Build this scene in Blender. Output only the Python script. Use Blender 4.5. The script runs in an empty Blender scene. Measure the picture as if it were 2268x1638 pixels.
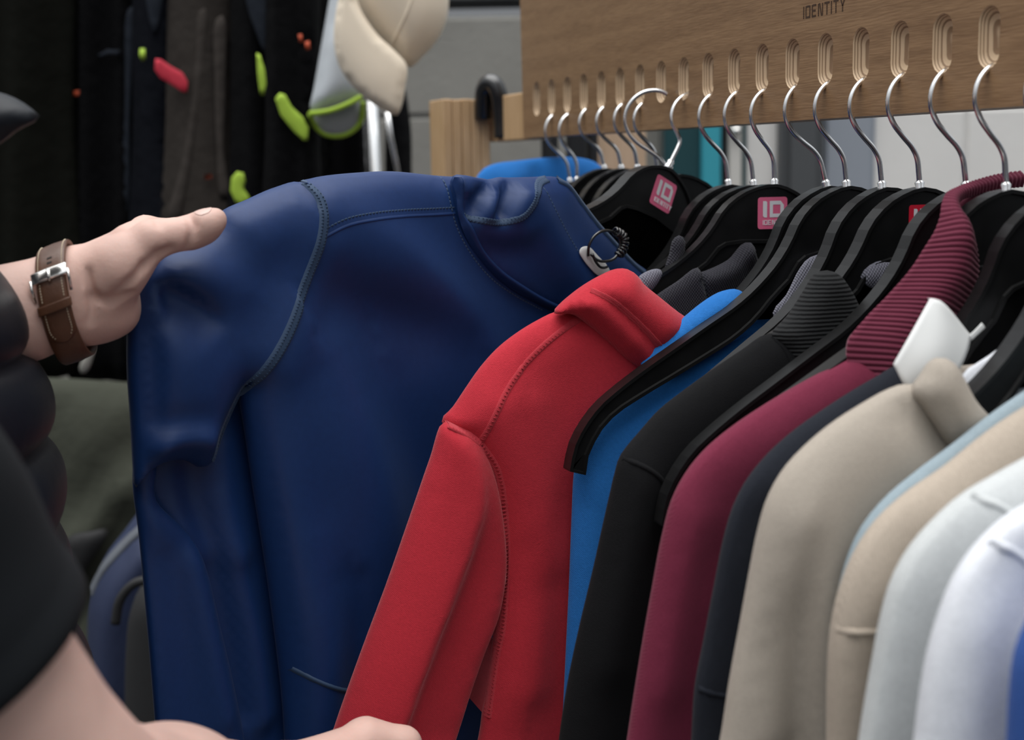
import bpy, bmesh, math, random
import numpy as np
from mathutils import Vector, Matrix
from mathutils.geometry import delaunay_2d_cdt
random.seed(7); rng = np.random.default_rng(7)
scene = bpy.context.scene
COL = scene.collection

# ------------------------------------------------------------------ camera
F = 3000.0; CX, CY = 1134.0, 819.0
def nrm(v): v = np.asarray(v, float); return v / np.linalg.norm(v)
RAIL_C = nrm([(4 - CX) / F, -(380 - CY) / F, -1.0])          # rail direction seen by the camera
UP_C = np.array([-.02, 1.0, 0.0]); UP_C[2] = (-.02 * RAIL_C[0] + RAIL_C[1]) / -RAIL_C[2]; UP_C = nrm(UP_C)
X_C = nrm(np.cross(RAIL_C, UP_C))
RW = np.array([X_C, RAIL_C, UP_C])                            # camera -> world (rows are world axes in camera space)
CAM = np.array([0.0, 0.0, 1.40])
cam_d = bpy.data.cameras.new('camera'); cam = bpy.data.objects.new('camera', cam_d); COL.objects.link(cam)
cam.matrix_world = Matrix(np.vstack([np.hstack([RW, CAM[:, None]]), [0, 0, 0, 1]]).tolist())
cam_d.sensor_width = 36; cam_d.lens = F / 2268 * 36; cam_d.clip_start = .02
cam_d.dof.use_dof = True; cam_d.dof.focus_distance = 1.04; cam_d.dof.aperture_fstop = 5.6
scene.camera = cam

# ------------------------------------------------------------------ world: bright overcast sky
world = bpy.data.worlds.new('overcast_sky'); scene.world = world; world.use_nodes = True
nt = world.node_tree; nt.nodes.clear()
wo = nt.nodes.new('ShaderNodeOutputWorld'); bg = nt.nodes.new('ShaderNodeBackground')
tc = nt.nodes.new('ShaderNodeTexCoord'); sx = nt.nodes.new('ShaderNodeSeparateXYZ'); cr = nt.nodes.new('ShaderNodeValToRGB')
nt.links.new(tc.outputs['Generated'], sx.inputs[0]); nt.links.new(sx.outputs['Z'], cr.inputs[0])
nt.links.new(cr.outputs[0], bg.inputs[0]); nt.links.new(bg.outputs[0], wo.inputs[0])
cr.color_ramp.elements[0].position = 0.0; cr.color_ramp.elements[0].color = (.04, .043, .048, 1)
e_ = cr.color_ramp.elements.new(.35); e_.color = (.29, .306, .33, 1)
cr.color_ramp.elements[1].position = 1.0; cr.color_ramp.elements[1].color = (.93, .965, 1.0, 1)
bg.inputs[1].default_value = 1.0
sun_d = bpy.data.lights.new('sun_through_cloud', 'SUN'); sun = bpy.data.objects.new('sun_through_cloud', sun_d); COL.objects.link(sun)
sun_d.energy = 2.3; sun_d.angle = math.radians(70); sun_d.color = (1, .985, .96)
sun.rotation_euler = Vector((.10, .06, -1)).to_track_quat('-Z', 'Y').to_euler()
vs = scene.view_settings
vs.view_transform = 'Standard'; vs.look = 'None'; vs.exposure = 0.50; vs.gamma = 1.0; vs.use_curve_mapping = False

# ------------------------------------------------------------------ pixel <-> place
def ray(px, py): return RW @ np.array([(px - CX) / F, -(py - CY) / F, -1.0])
def P(px, py, d): return CAM + ray(px, py) * d
def onY(px, py, y): r = ray(px, py); return CAM + r * ((y - CAM[1]) / r[1])
def onX(px, py, x): r = ray(px, py); return CAM + r * ((x - CAM[0]) / r[0])
def proj(p):
    c = RW.T @ (np.asarray(p) - CAM); return (CX + F * c[0] / -c[2], CY - F * c[1] / -c[2], -c[2])
FWD = RW @ np.array([0, 0, -1.0]); HV = nrm([FWD[0], FWD[1], 0]); RV = np.array([HV[1], -HV[0], 0])
class Plane:
    """vertical plane: o a point, a the horizontal in-plane axis, n the normal on the viewer's side"""
    def __init__(s, o, a):
        s.o = np.array(o, float); s.o[2] = 0; a = np.array(a, float); a[2] = 0; s.a = nrm(a); s.n = nrm(np.cross(s.a, [0, 0, 1.]))
        if np.dot(s.n, CAM - s.o) < 0: s.n = -s.n
    def px(s, px, py):
        r = ray(px, py); t = np.dot(s.o - CAM, s.n) / np.dot(r, s.n); p = CAM + r * t
        return np.array([np.dot(p - s.o, s.a), p[2]])
    def pts(s, L): return np.array([s.px(*q[:2]) for q in L])
    def w(s, q, off=0.0):
        q = np.atleast_2d(q); off = np.broadcast_to(off, (len(q),))
        return s.o + q[:, :1] * s.a + np.c_[np.zeros((len(q), 2)), q[:, 1]] + off[:, None] * s.n
def face_plane(d, px=1134, py=819): return Plane(P(px, py, d), RV)
def slot_depth(i): return 1.597 * (1 - .026775 * i)
SLOT_X = [(1195.22 - .105 * i) / (1 - .026775 * i) for i in range(19)]
XB = P(SLOT_X[17], 90, slot_depth(17))[0]                      # plane of the board's face
Y_ST = (P(SLOT_X[0], 90, slot_depth(0))[1] - P(SLOT_X[17], 90, slot_depth(17))[1]) / 17
Y0 = P(SLOT_X[0], 90, slot_depth(0))[1]
def yi(i): return Y0 - Y_ST * i
def hplane(i): return Plane((0, yi(i), 0), (1, 0, 0))

# ------------------------------------------------------------------ object helpers
def wloc(o):
    v = np.zeros(3)
    while o is not None: v = v + np.array(o.location); o = o.parent
    return v
def mesh_obj(name, V, Fc, mat, parent=None, smooth=True, mats=None, midx=None, base=None):
    V = np.asarray(V, float)
    if parent is not None: off = wloc(parent)
    elif base is not None: off = np.asarray(base, float)
    else: off = np.array([(V[:, 0].min() + V[:, 0].max()) / 2, (V[:, 1].min() + V[:, 1].max()) / 2, V[:, 2].min()])
    me = bpy.data.meshes.new(name); me.from_pydata((V - off).tolist(), [], [list(map(int, f)) for f in Fc]); me.update()
    if smooth: me.polygons.foreach_set('use_smooth', [True] * len(me.polygons))
    for m in (mats or [mat]): me.materials.append(m)
    if midx is not None: me.polygons.foreach_set('material_index', [int(i) for i in midx])
    o = bpy.data.objects.new(name, me); COL.objects.link(o)
    if parent is not None: o.parent = parent
    else: o.location = off
    return o
def thing(name, label, cat, loc, group=None):
    o = bpy.data.objects.new(name, None); COL.objects.link(o); o.location = [float(c) for c in loc]; o.empty_display_size = .05
    return tag(o, label, cat, group)
def tag(o, label=None, cat=None, group=None, kind=None):
    if label: o['label'] = label
    if cat: o['category'] = cat
    if group: o['group'] = group
    if kind: o['kind'] = kind
    return o
def fixn(o):
    bm = bmesh.new(); bm.from_mesh(o.data); bmesh.ops.recalc_face_normals(bm, faces=bm.faces); bm.to_mesh(o.data); bm.free(); return o
def box(name, lo, hi, mat, parent=None, bev=.002, R=None, base=None):
    """box between corners in an optional rotated frame R (columns are axes)"""
    lo = np.array(lo, float); hi = np.array(hi, float)
    bm = bmesh.new(); bmesh.ops.create_cube(bm, size=1)
    c = (lo + hi) / 2; s = np.abs(hi - lo)
    for v in bm.verts: v.co = Vector((c + np.array(v.co) * s).tolist())
    if bev: bmesh.ops.bevel(bm, geom=list(bm.edges), offset=min(bev, s.min() * .4), segments=2, affect='EDGES', profile=.5)
    V = np.array([v.co[:] for v in bm.verts]); Fc = [[v.index for v in f.verts] for f in bm.faces]; bm.free()
    if R is not None: V = V @ np.asarray(R).T
    return mesh_obj(name, V, Fc, mat, parent, smooth=False, base=base)
def catmull(Q, n=None, ds=None, closed=False):
    Q = np.asarray(Q, float)
    if closed: E = np.vstack([Q[-1:], Q, Q[:2]])
    else: E = np.vstack([2 * Q[:1] - Q[1:2], Q, 2 * Q[-1:] - Q[-2:-1]])
    out = []
    k = len(E) - 3
    for i in range(k):
        p0, p1, p2, p3 = E[i:i + 4]
        t0 = 0; t1 = t0 + max(np.linalg.norm(p1 - p0), 1e-9) ** .5; t2 = t1 + max(np.linalg.norm(p2 - p1), 1e-9) ** .5; t3 = t2 + max(np.linalg.norm(p3 - p2), 1e-9) ** .5
        for u in np.linspace(0, 1, 16, endpoint=False):
            t = t1 + u * (t2 - t1)
            A1 = (t1 - t) / (t1 - t0) * p0 + (t - t0) / (t1 - t0) * p1; A2 = (t2 - t) / (t2 - t1) * p1 + (t - t1) / (t2 - t1) * p2; A3 = (t3 - t) / (t3 - t2) * p2 + (t - t2) / (t3 - t2) * p3
            B1 = (t2 - t) / (t2 - t0) * A1 + (t - t0) / (t2 - t0) * A2; B2 = (t3 - t) / (t3 - t1) * A2 + (t - t1) / (t3 - t1) * A3
            out.append((t2 - t) / (t2 - t1) * B1 + (t - t1) / (t2 - t1) * B2)
    out.append(E[k + 1]); out = np.array(out)
    L = np.r_[0, np.cumsum(np.linalg.norm(np.diff(out, axis=0), axis=1))]
    if n is None: n = max(3, int(L[-1] / ds) + 1)
    q = np.linspace(0, L[-1], n + 1 if closed else n)
    R_ = np.c_[[np.interp(q, L, out[:, j]) for j in range(out.shape[1])]].T
    return R_[:-1] if closed else R_
def tube(name, pts, r, mat, parent=None, seg=10, cap=True, smooth=True, base=None):
    pts = np.asarray(pts, float); n = len(pts); r = np.broadcast_to(r, (n,))
    T = np.gradient(pts, axis=0); T /= np.linalg.norm(T, axis=1)[:, None] + 1e-12
    up = np.array([0, 0, 1.]) if abs(T[0][2]) < .9 else np.array([1., 0, 0])
    u = nrm(np.cross(T[0], up)); V = []; Fc = []
    for k in range(n):
        u = nrm(u - T[k] * np.dot(u, T[k])); v = np.cross(T[k], u)
        for j in range(seg):
            a = 2 * math.pi * j / seg; V.append(pts[k] + r[k] * (math.cos(a) * u + math.sin(a) * v))
    for k in range(n - 1):
        for j in range(seg):
            Fc.append([k * seg + j, k * seg + (j + 1) % seg, (k + 1) * seg + (j + 1) % seg, (k + 1) * seg + j])
    if cap: Fc += [list(range(seg))[::-1], [(n - 1) * seg + j for j in range(seg)]]
    return mesh_obj(name, V, Fc, mat, parent, smooth, base=base)

# ------------------------------------------------------------------ materials
def mat(name, col, rough=.5, metal=0, spec=.5, sheen=0, sss=0, bump=None, var=0, varscale=8, coat=0, alpha=None):
    """bump: list of (kind, scale, strength, distance)"""
    m = bpy.data.materials.new(name); m.use_nodes = True; t = m.node_tree; b = t.nodes['Principled BSDF']
    b.inputs['Base Color'].default_value = (*col, 1); b.inputs['Roughness'].default_value = rough; b.inputs['Metallic'].default_value = metal
    b.inputs['Specular IOR Level'].default_value = spec
    if sheen: b.inputs['Sheen Weight'].default_value = sheen; b.inputs['Sheen Roughness'].default_value = .4; b.inputs['Sheen Tint'].default_value = (*[min(1, c * 1.1 + .35) for c in col], 1)
    if sss: b.inputs['Subsurface Weight'].default_value = sss; b.inputs['Subsurface Radius'].default_value = (.012, .004, .0025); b.inputs['Subsurface Scale'].default_value = .6
    if coat: b.inputs['Coat Weight'].default_value = coat; b.inputs['Coat Roughness'].default_value = .15
    co = t.nodes.new('ShaderNodeTexCoord')
    if var:
        nz = t.nodes.new('ShaderNodeTexNoise'); nz.inputs['Scale'].default_value = varscale; nz.inputs['Detail'].default_value = 6
        t.links.new(co.outputs['Object'], nz.inputs['Vector'])
        rp = t.nodes.new('ShaderNodeValToRGB'); rp.color_ramp.elements[0].position = .3; rp.color_ramp.elements[1].position = .7
        rp.color_ramp.elements[0].color = (*[c * (1 - var) for c in col], 1); rp.color_ramp.elements[1].color = (*[min(1, c * (1 + var)) for c in col], 1)
        t.links.new(nz.outputs['Fac'], rp.inputs[0]); t.links.new(rp.outputs[0], b.inputs['Base Color'])
    prev = None
    for kind, sc, st, dist in (bump or []):
        if kind == 'noise':
            x = t.nodes.new('ShaderNodeTexNoise'); x.inputs['Scale'].default_value = sc; x.inputs['Detail'].default_value = 4; out = x.outputs['Fac']; t.links.new(co.outputs['Object'], x.inputs['Vector'])
        else:
            mp = t.nodes.new('ShaderNodeMapping'); t.links.new(co.outputs['Object'], mp.inputs['Vector'])
            mp.inputs['Rotation'].default_value = {'twill': (0, math.radians(40), 0), 'twill2': (0, math.radians(-35), 0), 'rib': (0, math.radians(90), 0), 'ribh': (0, 0, 0)}[kind]
            x = t.nodes.new('ShaderNodeTexWave'); x.wave_type = 'BANDS'; x.bands_direction = 'X'; x.inputs['Scale'].default_value = sc; x.inputs['Distortion'].default_value = .6; x.inputs['Detail'].default_value = 2
            x.inputs['Detail Scale'].default_value = 3
            t.links.new(mp.outputs[0], x.inputs['Vector']); out = x.outputs['Fac']
        bp = t.nodes.new('ShaderNodeBump'); bp.inputs['Strength'].default_value = st; bp.inputs['Distance'].default_value = dist
        t.links.new(out, bp.inputs['Height'])
        if prev is not None: t.links.new(prev.outputs[0], bp.inputs['Normal'])
        prev = bp
    if prev is not None: t.links.new(prev.outputs[0], b.inputs['Normal'])
    return m
def fleece(name, col, sheen=.25, rough=.9, twill='twill', s=320, st=.20, var=.06):
    return mat(name, col, rough, spec=.2, sheen=sheen, bump=[(twill, s, st, .0006), ('noise', 1300, .45, .0008), ('noise', 14, .25, .006)], var=var, varscale=500)
def wood(name, c1, c2, axis='Y', scale=6, rough=.45):
    m = bpy.data.materials.new(name); m.use_nodes = True; t = m.node_tree; b = t.nodes['Principled BSDF']; b.inputs['Roughness'].default_value = rough
    co = t.nodes.new('ShaderNodeTexCoord'); mp = t.nodes.new('ShaderNodeMapping'); t.links.new(co.outputs['Object'], mp.inputs['Vector'])
    s = {'Y': (14, 1.0, 14), 'Z': (14, 14, 1.0)}[axis]; mp.inputs['Scale'].default_value = s
    n1 = t.nodes.new('ShaderNodeTexNoise'); n1.inputs['Scale'].default_value = scale; n1.inputs['Detail'].default_value = 8; n1.inputs['Distortion'].default_value = .8; t.links.new(mp.outputs[0], n1.inputs['Vector'])
    n2 = t.nodes.new('ShaderNodeTexNoise'); n2.inputs['Scale'].default_value = scale * 9; n2.inputs['Detail'].default_value = 5; t.links.new(mp.outputs[0], n2.inputs['Vector'])
    ad = t.nodes.new('ShaderNodeMix'); ad.data_type = 'FLOAT'; ad.inputs[0].default_value = .5; t.links.new(n1.outputs['Fac'], ad.inputs[2]); t.links.new(n2.outputs['Fac'], ad.inputs[3])
    rp = t.nodes.new('ShaderNodeValToRGB'); rp.color_ramp.elements[0].position = .36; rp.color_ramp.elements[1].position = .62
    rp.color_ramp.elements[0].color = (*c1, 1); rp.color_ramp.elements[1].color = (*c2, 1)
    t.links.new(ad.outputs[0], rp.inputs[0]); t.links.new(rp.outputs[0], b.inputs['Base Color'])
    bp = t.nodes.new('ShaderNodeBump'); bp.inputs['Strength'].default_value = .25; bp.inputs['Distance'].default_value = .0008; t.links.new(n2.outputs['Fac'], bp.inputs['Height']); t.links.new(bp.outputs[0], b.inputs['Normal'])
    return m
M = {}
M['oak'] = wood('oak_veneer', (.215, .120, .058), (.322, .192, .098), 'Y')
M['pine'] = wood('pine_post', (.50, .31, .15), (.66, .44, .25), 'Z', 2.5)
M['palewood'] = wood('pale_birch', (.55, .38, .25), (.66, .47, .33), 'Z', 3)
M['burn'] = mat('burnt_lettering', (.06, .03, .015), .8)
M['chrome'] = mat('chrome_wire', (1.0, 1.0, 1.0), .22, metal=1)
M['plastic'] = mat('black_plastic', (.0075, .0075, .0078), .34, spec=.4, bump=[('noise', 260, .10, .0005)], var=.25, varscale=60)
M['sticker'] = mat('sticker_sky_sheen', (.86, .17, .31), .28, spec=.6)  # red sticker; the sky's reflection is painted in as pink base colour
M['sticker_red'] = mat('sticker_red', (.72, .02, .05), .3)
M['ink'] = mat('sticker_white', (.85, .85, .88), .35)
M['navy'] = mat('navy_softshell', (.0064, .031, .124), .50, spec=.36, sheen=.07, bump=[('noise', 9, .12, .006), ('noise', 1400, .12, .0004)], var=.05, varscale=200)
M['navy_stitch'] = mat('navy_stitching', (.022, .052, .112), .7, sheen=.3)
M['red'] = fleece('red_fleece', (.50, .028, .044), sheen=.55)
M['red_stitch'] = fleece('red_stitching', (.48, .04, .055), sheen=.9)
M['blue'] = fleece('royal_blue_fleece', (.022, .17, .52), sheen=.25)
M['black'] = fleece('black_fleece', (.0050, .0052, .0062), sheen=.04)
M['blackrib'] = mat('black_rib_knit', (.0060, .0070, .0080), .9, sheen=.05, bump=[('rib', 110, .7, .0012), ('noise', 900, .2, .0005)])
M['maroon'] = fleece('maroon_fleece', (.17, .022, .05), sheen=.25, twill='twill2')
M['maroonrib'] = mat('maroon_rib_knit', (.16, .022, .05), .9, sheen=.3, bump=[('noise', 900, .3, .0006)])
M['slate'] = fleece('dark_slate_cotton', (.014, .0165, .024), sheen=.15)
M['beige'] = fleece('beige_fleece', (.42, .37, .315), sheen=.2, var=.04)
M['tan'] = fleece('tan_fleece', (.46, .39, .32), sheen=.2, twill='ribh', s=200)
M['paleblue'] = fleece('pale_blue_cotton', (.31, .385, .43), sheen=.15)
M['lightgrey'] = fleece('light_grey_melange', (.58, .60, .60), sheen=.2, var=.06)
M['white'] = fleece('white_cotton', (.78, .80, .85), sheen=.1)
M['cobalt'] = fleece('cobalt_cotton', (.04, .10, .34), sheen=.2)
M['charcoal'] = mat('charcoal_pique', (.021, .0205, .029), .9, sheen=.25, bump=[('twill', 170, .5, .0009), ('twill2', 170, .4, .0009)])
M['greyknit'] = mat('grey_pique', (.17, .17, .21), .9, sheen=.2, bump=[('twill', 170, .5, .0009), ('twill2', 170, .4, .0009)])
M['skin'] = mat('skin', (.66, .435, .37), .50, spec=.35, sss=.18, bump=[('noise', 420, .18, .0010), ('noise', 70, .12, .003)], var=.10, varscale=26)
M['leather'] = mat('brown_leather', (.105, .042, .020), .42, spec=.5, bump=[('noise', 500, .25, .0006), ('noise', 90, .1, .001)], var=.22, varscale=45)
M['thread'] = mat('cream_thread', (.62, .52, .38), .8)
M['steel'] = mat('polished_steel', (.88, .87, .84), .16, metal=1)
M['hole'] = mat('dark_hole', (.012, .008, .006), .8)
M['blackcloth'] = mat('black_cotton', (.0055, .0072, .0095), .85, spec=.25, sheen=.02, bump=[('noise', 700, .2, .0006)])
M['puffer'] = mat('black_puffer_nylon', (.006, .0085, .0135), .5, spec=.35, bump=[('noise', 60, .15, .003)])
M['hair'] = mat('dark_brown_hair', (.03, .018, .012), .5, bump=[('noise', 180, .6, .004)])
M['eyewhite'] = mat('eye_white', (.8, .8, .78), .2); M['iris'] = mat('eye_iris', (.06, .04, .03), .2); M['lips'] = mat('lips', (.5, .22, .2), .5)
M['denim'] = mat('dark_trousers', (.02, .022, .03), .9)
M['lime'] = mat('lime_webbing', (.42, .62, .06), .7, bump=[('ribh', 260, .4, .001)])
M['redweb'] = mat('red_webbing', (.62, .03, .06), .7, bump=[('ribh', 260, .4, .001)])
M['orange'] = mat('orange_tab', (.5, .07, .02), .6)
M['work_black'] = mat('black_workwear', (.003, .003, .0036), .9, spec=.12, bump=[('noise', 30, .4, .01)])
M['work_navy'] = mat('blue_black_workwear', (.0045, .0055, .009), .88, spec=.12, bump=[('noise', 30, .4, .01)])
M['work_slate'] = mat('slate_workwear', (.022, .027, .037), .85, spec=.15, bump=[('noise', 30, .3, .01)])
M['work_olive'] = mat('olive_black_workwear', (.0055, .0058, .004), .9, spec=.12, bump=[('noise', 25, .4, .01)])
M['work_brown'] = mat('brown_grey_workwear', (.040, .034, .030), .9, spec=.12, bump=[('noise', 30, .4, .01)])
M['work_brown_lit'] = mat('brown_grey_lit_fold', (.054, .046, .041), .9, spec=.12, bump=[('noise', 30, .4, .01)])  # lit copy of the brown cloth: light on fold ridges put into colour
M['olive'] = mat('olive_drab_cloth', (.045, .049, .034), .9, sheen=.1, bump=[('noise', 12, .4, .02)])
M['bagblue'] = mat('navy_bag_nylon', (.016, .025, .066), .6, bump=[('noise', 300, .2, .001)])
M['baggrey'] = mat('grey_piping', (.11, .12, .14), .5)
M['bagblack'] = mat('black_bag_nylon', (.010, .010, .011), .7, bump=[('noise', 300, .2, .001)])
M['capbeige'] = mat('beige_cap_cotton', (.90, .78, .62), .85, sheen=.2, bump=[('twill', 200, .25, .0008)])
M['hiwhite'] = mat('white_polyester', (.62, .66, .70), .7, sheen=.1)
M['greyin'] = mat('grey_lining', (.36, .37, .38), .8)
M['rubber'] = mat('black_rubber', (.010, .010, .011), .25, spec=.6, coat=.5)
M['block'] = mat('concrete_block', (.30, .29, .265), .95, bump=[('noise', 120, .5, .003), ('noise', 900, .3, .001)], var=.12, varscale=5)
M['blockwhite'] = mat('painted_block', (.86, .84, .81), .85, bump=[('noise', 120, .3, .002)], var=.04, varscale=5)
M['mortar'] = mat('mortar', (.26, .255, .24), .95, bump=[('noise', 400, .4, .001)])
M['mortarw'] = mat('painted_mortar', (.78, .765, .74), .9)
M['lintel'] = mat('grey_lintel', (.22, .23, .24), .9, var=.1, varscale=4)
M['teal'] = mat('teal_frame', (.05, .38, .48), .4); M['tealdark'] = mat('dark_teal_glass', (.025, .075, .085), .15, spec=.6)
M['darkgrey'] = mat('dark_grey_metal', (.085, .09, .095), .5); M['bluegrey'] = mat('blue_grey_panel', (.33, .36, .41), .5)
M['whiteframe'] = mat('white_frame', (.68, .66, .62), .5); M['blackpaint'] = mat('black_paint', (.01, .01, .012), .5)
M['floor'] = mat('asphalt', (.045, .045, .046), .95, bump=[('noise', 200, .5, .004)], var=.2, varscale=30)
M['labelwhite'] = mat('white_label_satin', (.80, .81, .80), .6)
M['tagwhite'] = mat('white_plastic_tag', (.66, .67, .66), .5)
def ply():
    m = bpy.data.materials.new('plywood_layers'); m.use_nodes = True; t = m.node_tree; b = t.nodes['Principled BSDF']; b.inputs['Roughness'].default_value = .6
    g = t.nodes.new('ShaderNodeNewGeometry'); sp = t.nodes.new('ShaderNodeSeparateXYZ'); t.links.new(g.outputs['Position'], sp.inputs[0])
    nz = t.nodes.new('ShaderNodeTexNoise'); nz.inputs['Scale'].default_value = 60; t.links.new(g.outputs['Position'], nz.inputs['Vector'])
    a = t.nodes.new('ShaderNodeMath'); a.operation = 'MULTIPLY_ADD'; a.inputs[1].default_value = .0005; t.links.new(nz.outputs['Fac'], a.inputs[0]); t.links.new(sp.outputs['X'], a.inputs[2])
    s = t.nodes.new('ShaderNodeMath'); s.operation = 'MULTIPLY'; s.inputs[1].default_value = 2 * math.pi / .0019; t.links.new(a.outputs[0], s.inputs[0])
    q = t.nodes.new('ShaderNodeMath'); q.operation = 'SINE'; t.links.new(s.outputs[0], q.inputs[0])
    r = t.nodes.new('ShaderNodeMapRange'); r.inputs[1].default_value = -1; t.links.new(q.outputs[0], r.inputs[0])
    rp = t.nodes.new('ShaderNodeValToRGB'); rp.color_ramp.elements[0].position = .15; rp.color_ramp.elements[1].position = .45
    rp.color_ramp.elements[0].color = (.30, .19, .11, 1); rp.color_ramp.elements[1].color = (.66, .49, .32, 1)
    t.links.new(r.outputs[0], rp.inputs[0]); t.links.new(rp.outputs[0], b.inputs['Base Color']); return m
M['ply'] = ply()

# ------------------------------------------------------------------ cloth builder: a padded outline with folds
def seg_dist(p, A, B):
    """p (n,2); segments A->B (m,2): distance (n,m), parameter, signed side"""
    d = B - A; L2 = (d ** 2).sum(1) + 1e-15
    q = p[:, None, :] - A[None]; t = np.clip((q * d).sum(2) / L2, 0, 1)
    c = q - t[..., None] * d; dist = np.sqrt((c ** 2).sum(2)); side = np.sign(d[None, :, 0] * q[..., 1] - d[None, :, 1] * q[..., 0])
    return dist, t, side
def inside(p, poly):
    A = poly; B = np.roll(poly, -1, 0); r = np.zeros(len(p), bool)
    for a, b in zip(A, B):
        c = ((a[1] > p[:, 1]) != (b[1] > p[:, 1])); x = (b[0] - a[0]) * (p[:, 1] - a[1]) / (b[1] - a[1] + 1e-15) + a[0]
        r ^= c & (p[:, 0] < x)
    return r
class Puff:
    """outline (pixels, on its own plane), half thickness T reached w inside the rim; folds raise or sink the near face.
    fold: (pixel polyline, height(s), width on its left, width on its right)"""
    def __init__(s, plane, outline, T=.015, w=.05, ds=.006, folds=(), off=0.0, tilt=(0, 0), Tb=None, sharp=False, raw=False, joined=None):
        s.pl = plane; s.T = T; s.w = w; s.off = off; s.ds = ds; s.Tb = T if Tb is None else Tb; s.tilt = tilt
        q = plane.pts(outline) if not raw else np.asarray(outline, float)
        if sharp:
            L = []
            for a, b in zip(q, np.roll(q, -1, 0)):
                k = max(1, int(np.linalg.norm(b - a) / ds)); L += [a + (b - a) * j / k for j in range(k)]
            s.poly = np.array(L)
        else: s.poly = catmull(q, ds=ds, closed=True)
        s.c = s.poly.mean(0); s.folds = []
        s.free = np.ones(len(s.poly), bool)
        if joined is not None:                                  # rim lengths sewn to a neighbour keep their full height
            j_ = catmull(plane.pts(joined), ds=.004); mid = (s.poly + np.roll(s.poly, -1, 0)) / 2; s.free = seg_dist(mid, j_[:-1], j_[1:])[0].min(1) > .006
        for pl, h, wl, wr in folds:
            c0 = plane.pts(pl); n = max(6, int(np.linalg.norm(np.diff(c0, axis=0), axis=1).sum() / .01))
            hh = np.broadcast_to(h, (len(c0),)).astype(float)
            c = catmull(np.c_[c0, hh * 1.0], n=n); s.folds.append((c[:, :2], c[:, 2], wl, wr))
    def bdist(s, p):
        d = np.full(len(p), 9.0)
        A = s.poly[s.free]; B = np.roll(s.poly, -1, 0)[s.free]
        for k in range(0, len(p), 4000): d[k:k + 4000] = seg_dist(p[k:k + 4000], A, B)[0].min(1)
        return d
    def fold_h(s, p):
        h = np.zeros(len(p))
        for c, a, wl, wr in s.folds:
            d, t, sd = seg_dist(p, c[:-1], c[1:]); j = d.argmin(1); r = np.arange(len(p)); dd = d[r, j]; aa = a[j] + (a[j + 1] - a[j]) * t[r, j]
            w = np.where(sd[r, j] > 0, wl, wr)
            end = np.minimum(np.where(j == 0, t[r, j] * 3, 1), np.where(j == len(c) - 2, (1 - t[r, j]) * 3, 1))
            h += aa * np.exp(-(dd / w) ** 2)
        return h
    def near(s, p, d=None):
        p = np.atleast_2d(p); d = s.bdist(p) if d is None else d
        x = np.clip(d / s.w, 0, 1); return s.off + s.T * np.sqrt(1 - (1 - x) ** 2) + s.fold_h(p) * np.clip(d / (.35 * s.w), 0, 1) + (p - s.c) @ np.array(s.tilt)
    def W(s, p, lift=0.0): p = np.atleast_2d(p); return s.pl.w(p, s.near(p) + lift)
    def build(s, name, m, parent=None, fn=None):
        lo, hi = s.poly.min(0), s.poly.max(0); ds = s.ds
        xs = np.arange(lo[0], hi[0], ds); zs = np.arange(lo[1], hi[1], ds * .87); g = []
        for k, z in enumerate(zs): g.append(np.c_[xs + (ds / 2 if k % 2 else 0), np.full(len(xs), z)])
        g = np.vstack(g); g = g[inside(g, s.poly)]; g = g[s.bdist(g) > max(ds * .6, s.w * .22)]
        A = s.poly; tn = np.roll(A, -1, 0) - np.roll(A, 1, 0); nn = np.c_[-tn[:, 1], tn[:, 0]]; nn /= np.linalg.norm(nn, axis=1)[:, None] + 1e-12
        ar = (A[:, 0] * np.roll(A[:, 1], -1) - np.roll(A[:, 0], -1) * A[:, 1]).sum()
        if ar < 0: nn = -nn
        rings = []
        for f in (.03, .10):
            q = A + nn * s.w * f; q = q[inside(q, s.poly)]; q = q[s.bdist(q) > s.w * f * .9]; rings.append(q)
        pts = np.vstack([A, *rings, g]); nb = len(A)
        V2, E2, F2, ov, oe, of = delaunay_2d_cdt([Vector(p) for p in pts.tolist()], [(k, (k + 1) % nb) for k in range(nb)], [list(range(nb))], 1, 1e-6)
        V2 = np.array([v[:] for v in V2]); bnd = np.array([any(j < nb for j in L) for L in ov])
        d = s.bdist(V2); bnd = bnd & (d < .0015); d[bnd] = 0
        fr = s.pl.w(V2, s.near(V2, d))
        x = np.clip(d / s.w, 0, 1); bo = s.off - s.Tb * np.sqrt(1 - (1 - x) ** 2) + (V2 - s.c) @ np.array(s.tilt)
        bk = s.pl.w(V2, np.minimum(bo, s.near(V2, d) - .0005))
        n = len(V2); V = np.vstack([fr, bk]); mp = np.arange(n) + n; mp[bnd] = np.arange(n)[bnd]
        Fc = [list(f) for f in F2]; Fb = [[mp[i] for i in f[::-1]] for f in F2]
        # orient: near side normals along plane normal
        f0 = F2[len(F2) // 2]; a, b, c = (V2[i] for i in f0)
        o3 = np.cross(s.pl.w(b)[0] - s.pl.w(a)[0], s.pl.w(c)[0] - s.pl.w(a)[0])
        if np.dot(o3, s.pl.n) < 0: Fc = [f[::-1] for f in Fc]; Fb = [f[::-1] for f in Fb]
        used = np.unique(np.concatenate([np.array(Fc).ravel(), np.array(Fb).ravel()])); rm = np.full(len(V), -1); rm[used] = np.arange(len(used))
        V = V[used]
        if fn is not None: V = fn(V)
        return mesh_obj(name, V, [[rm[i] for i in f] for f in Fc + Fb], m, parent)
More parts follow.
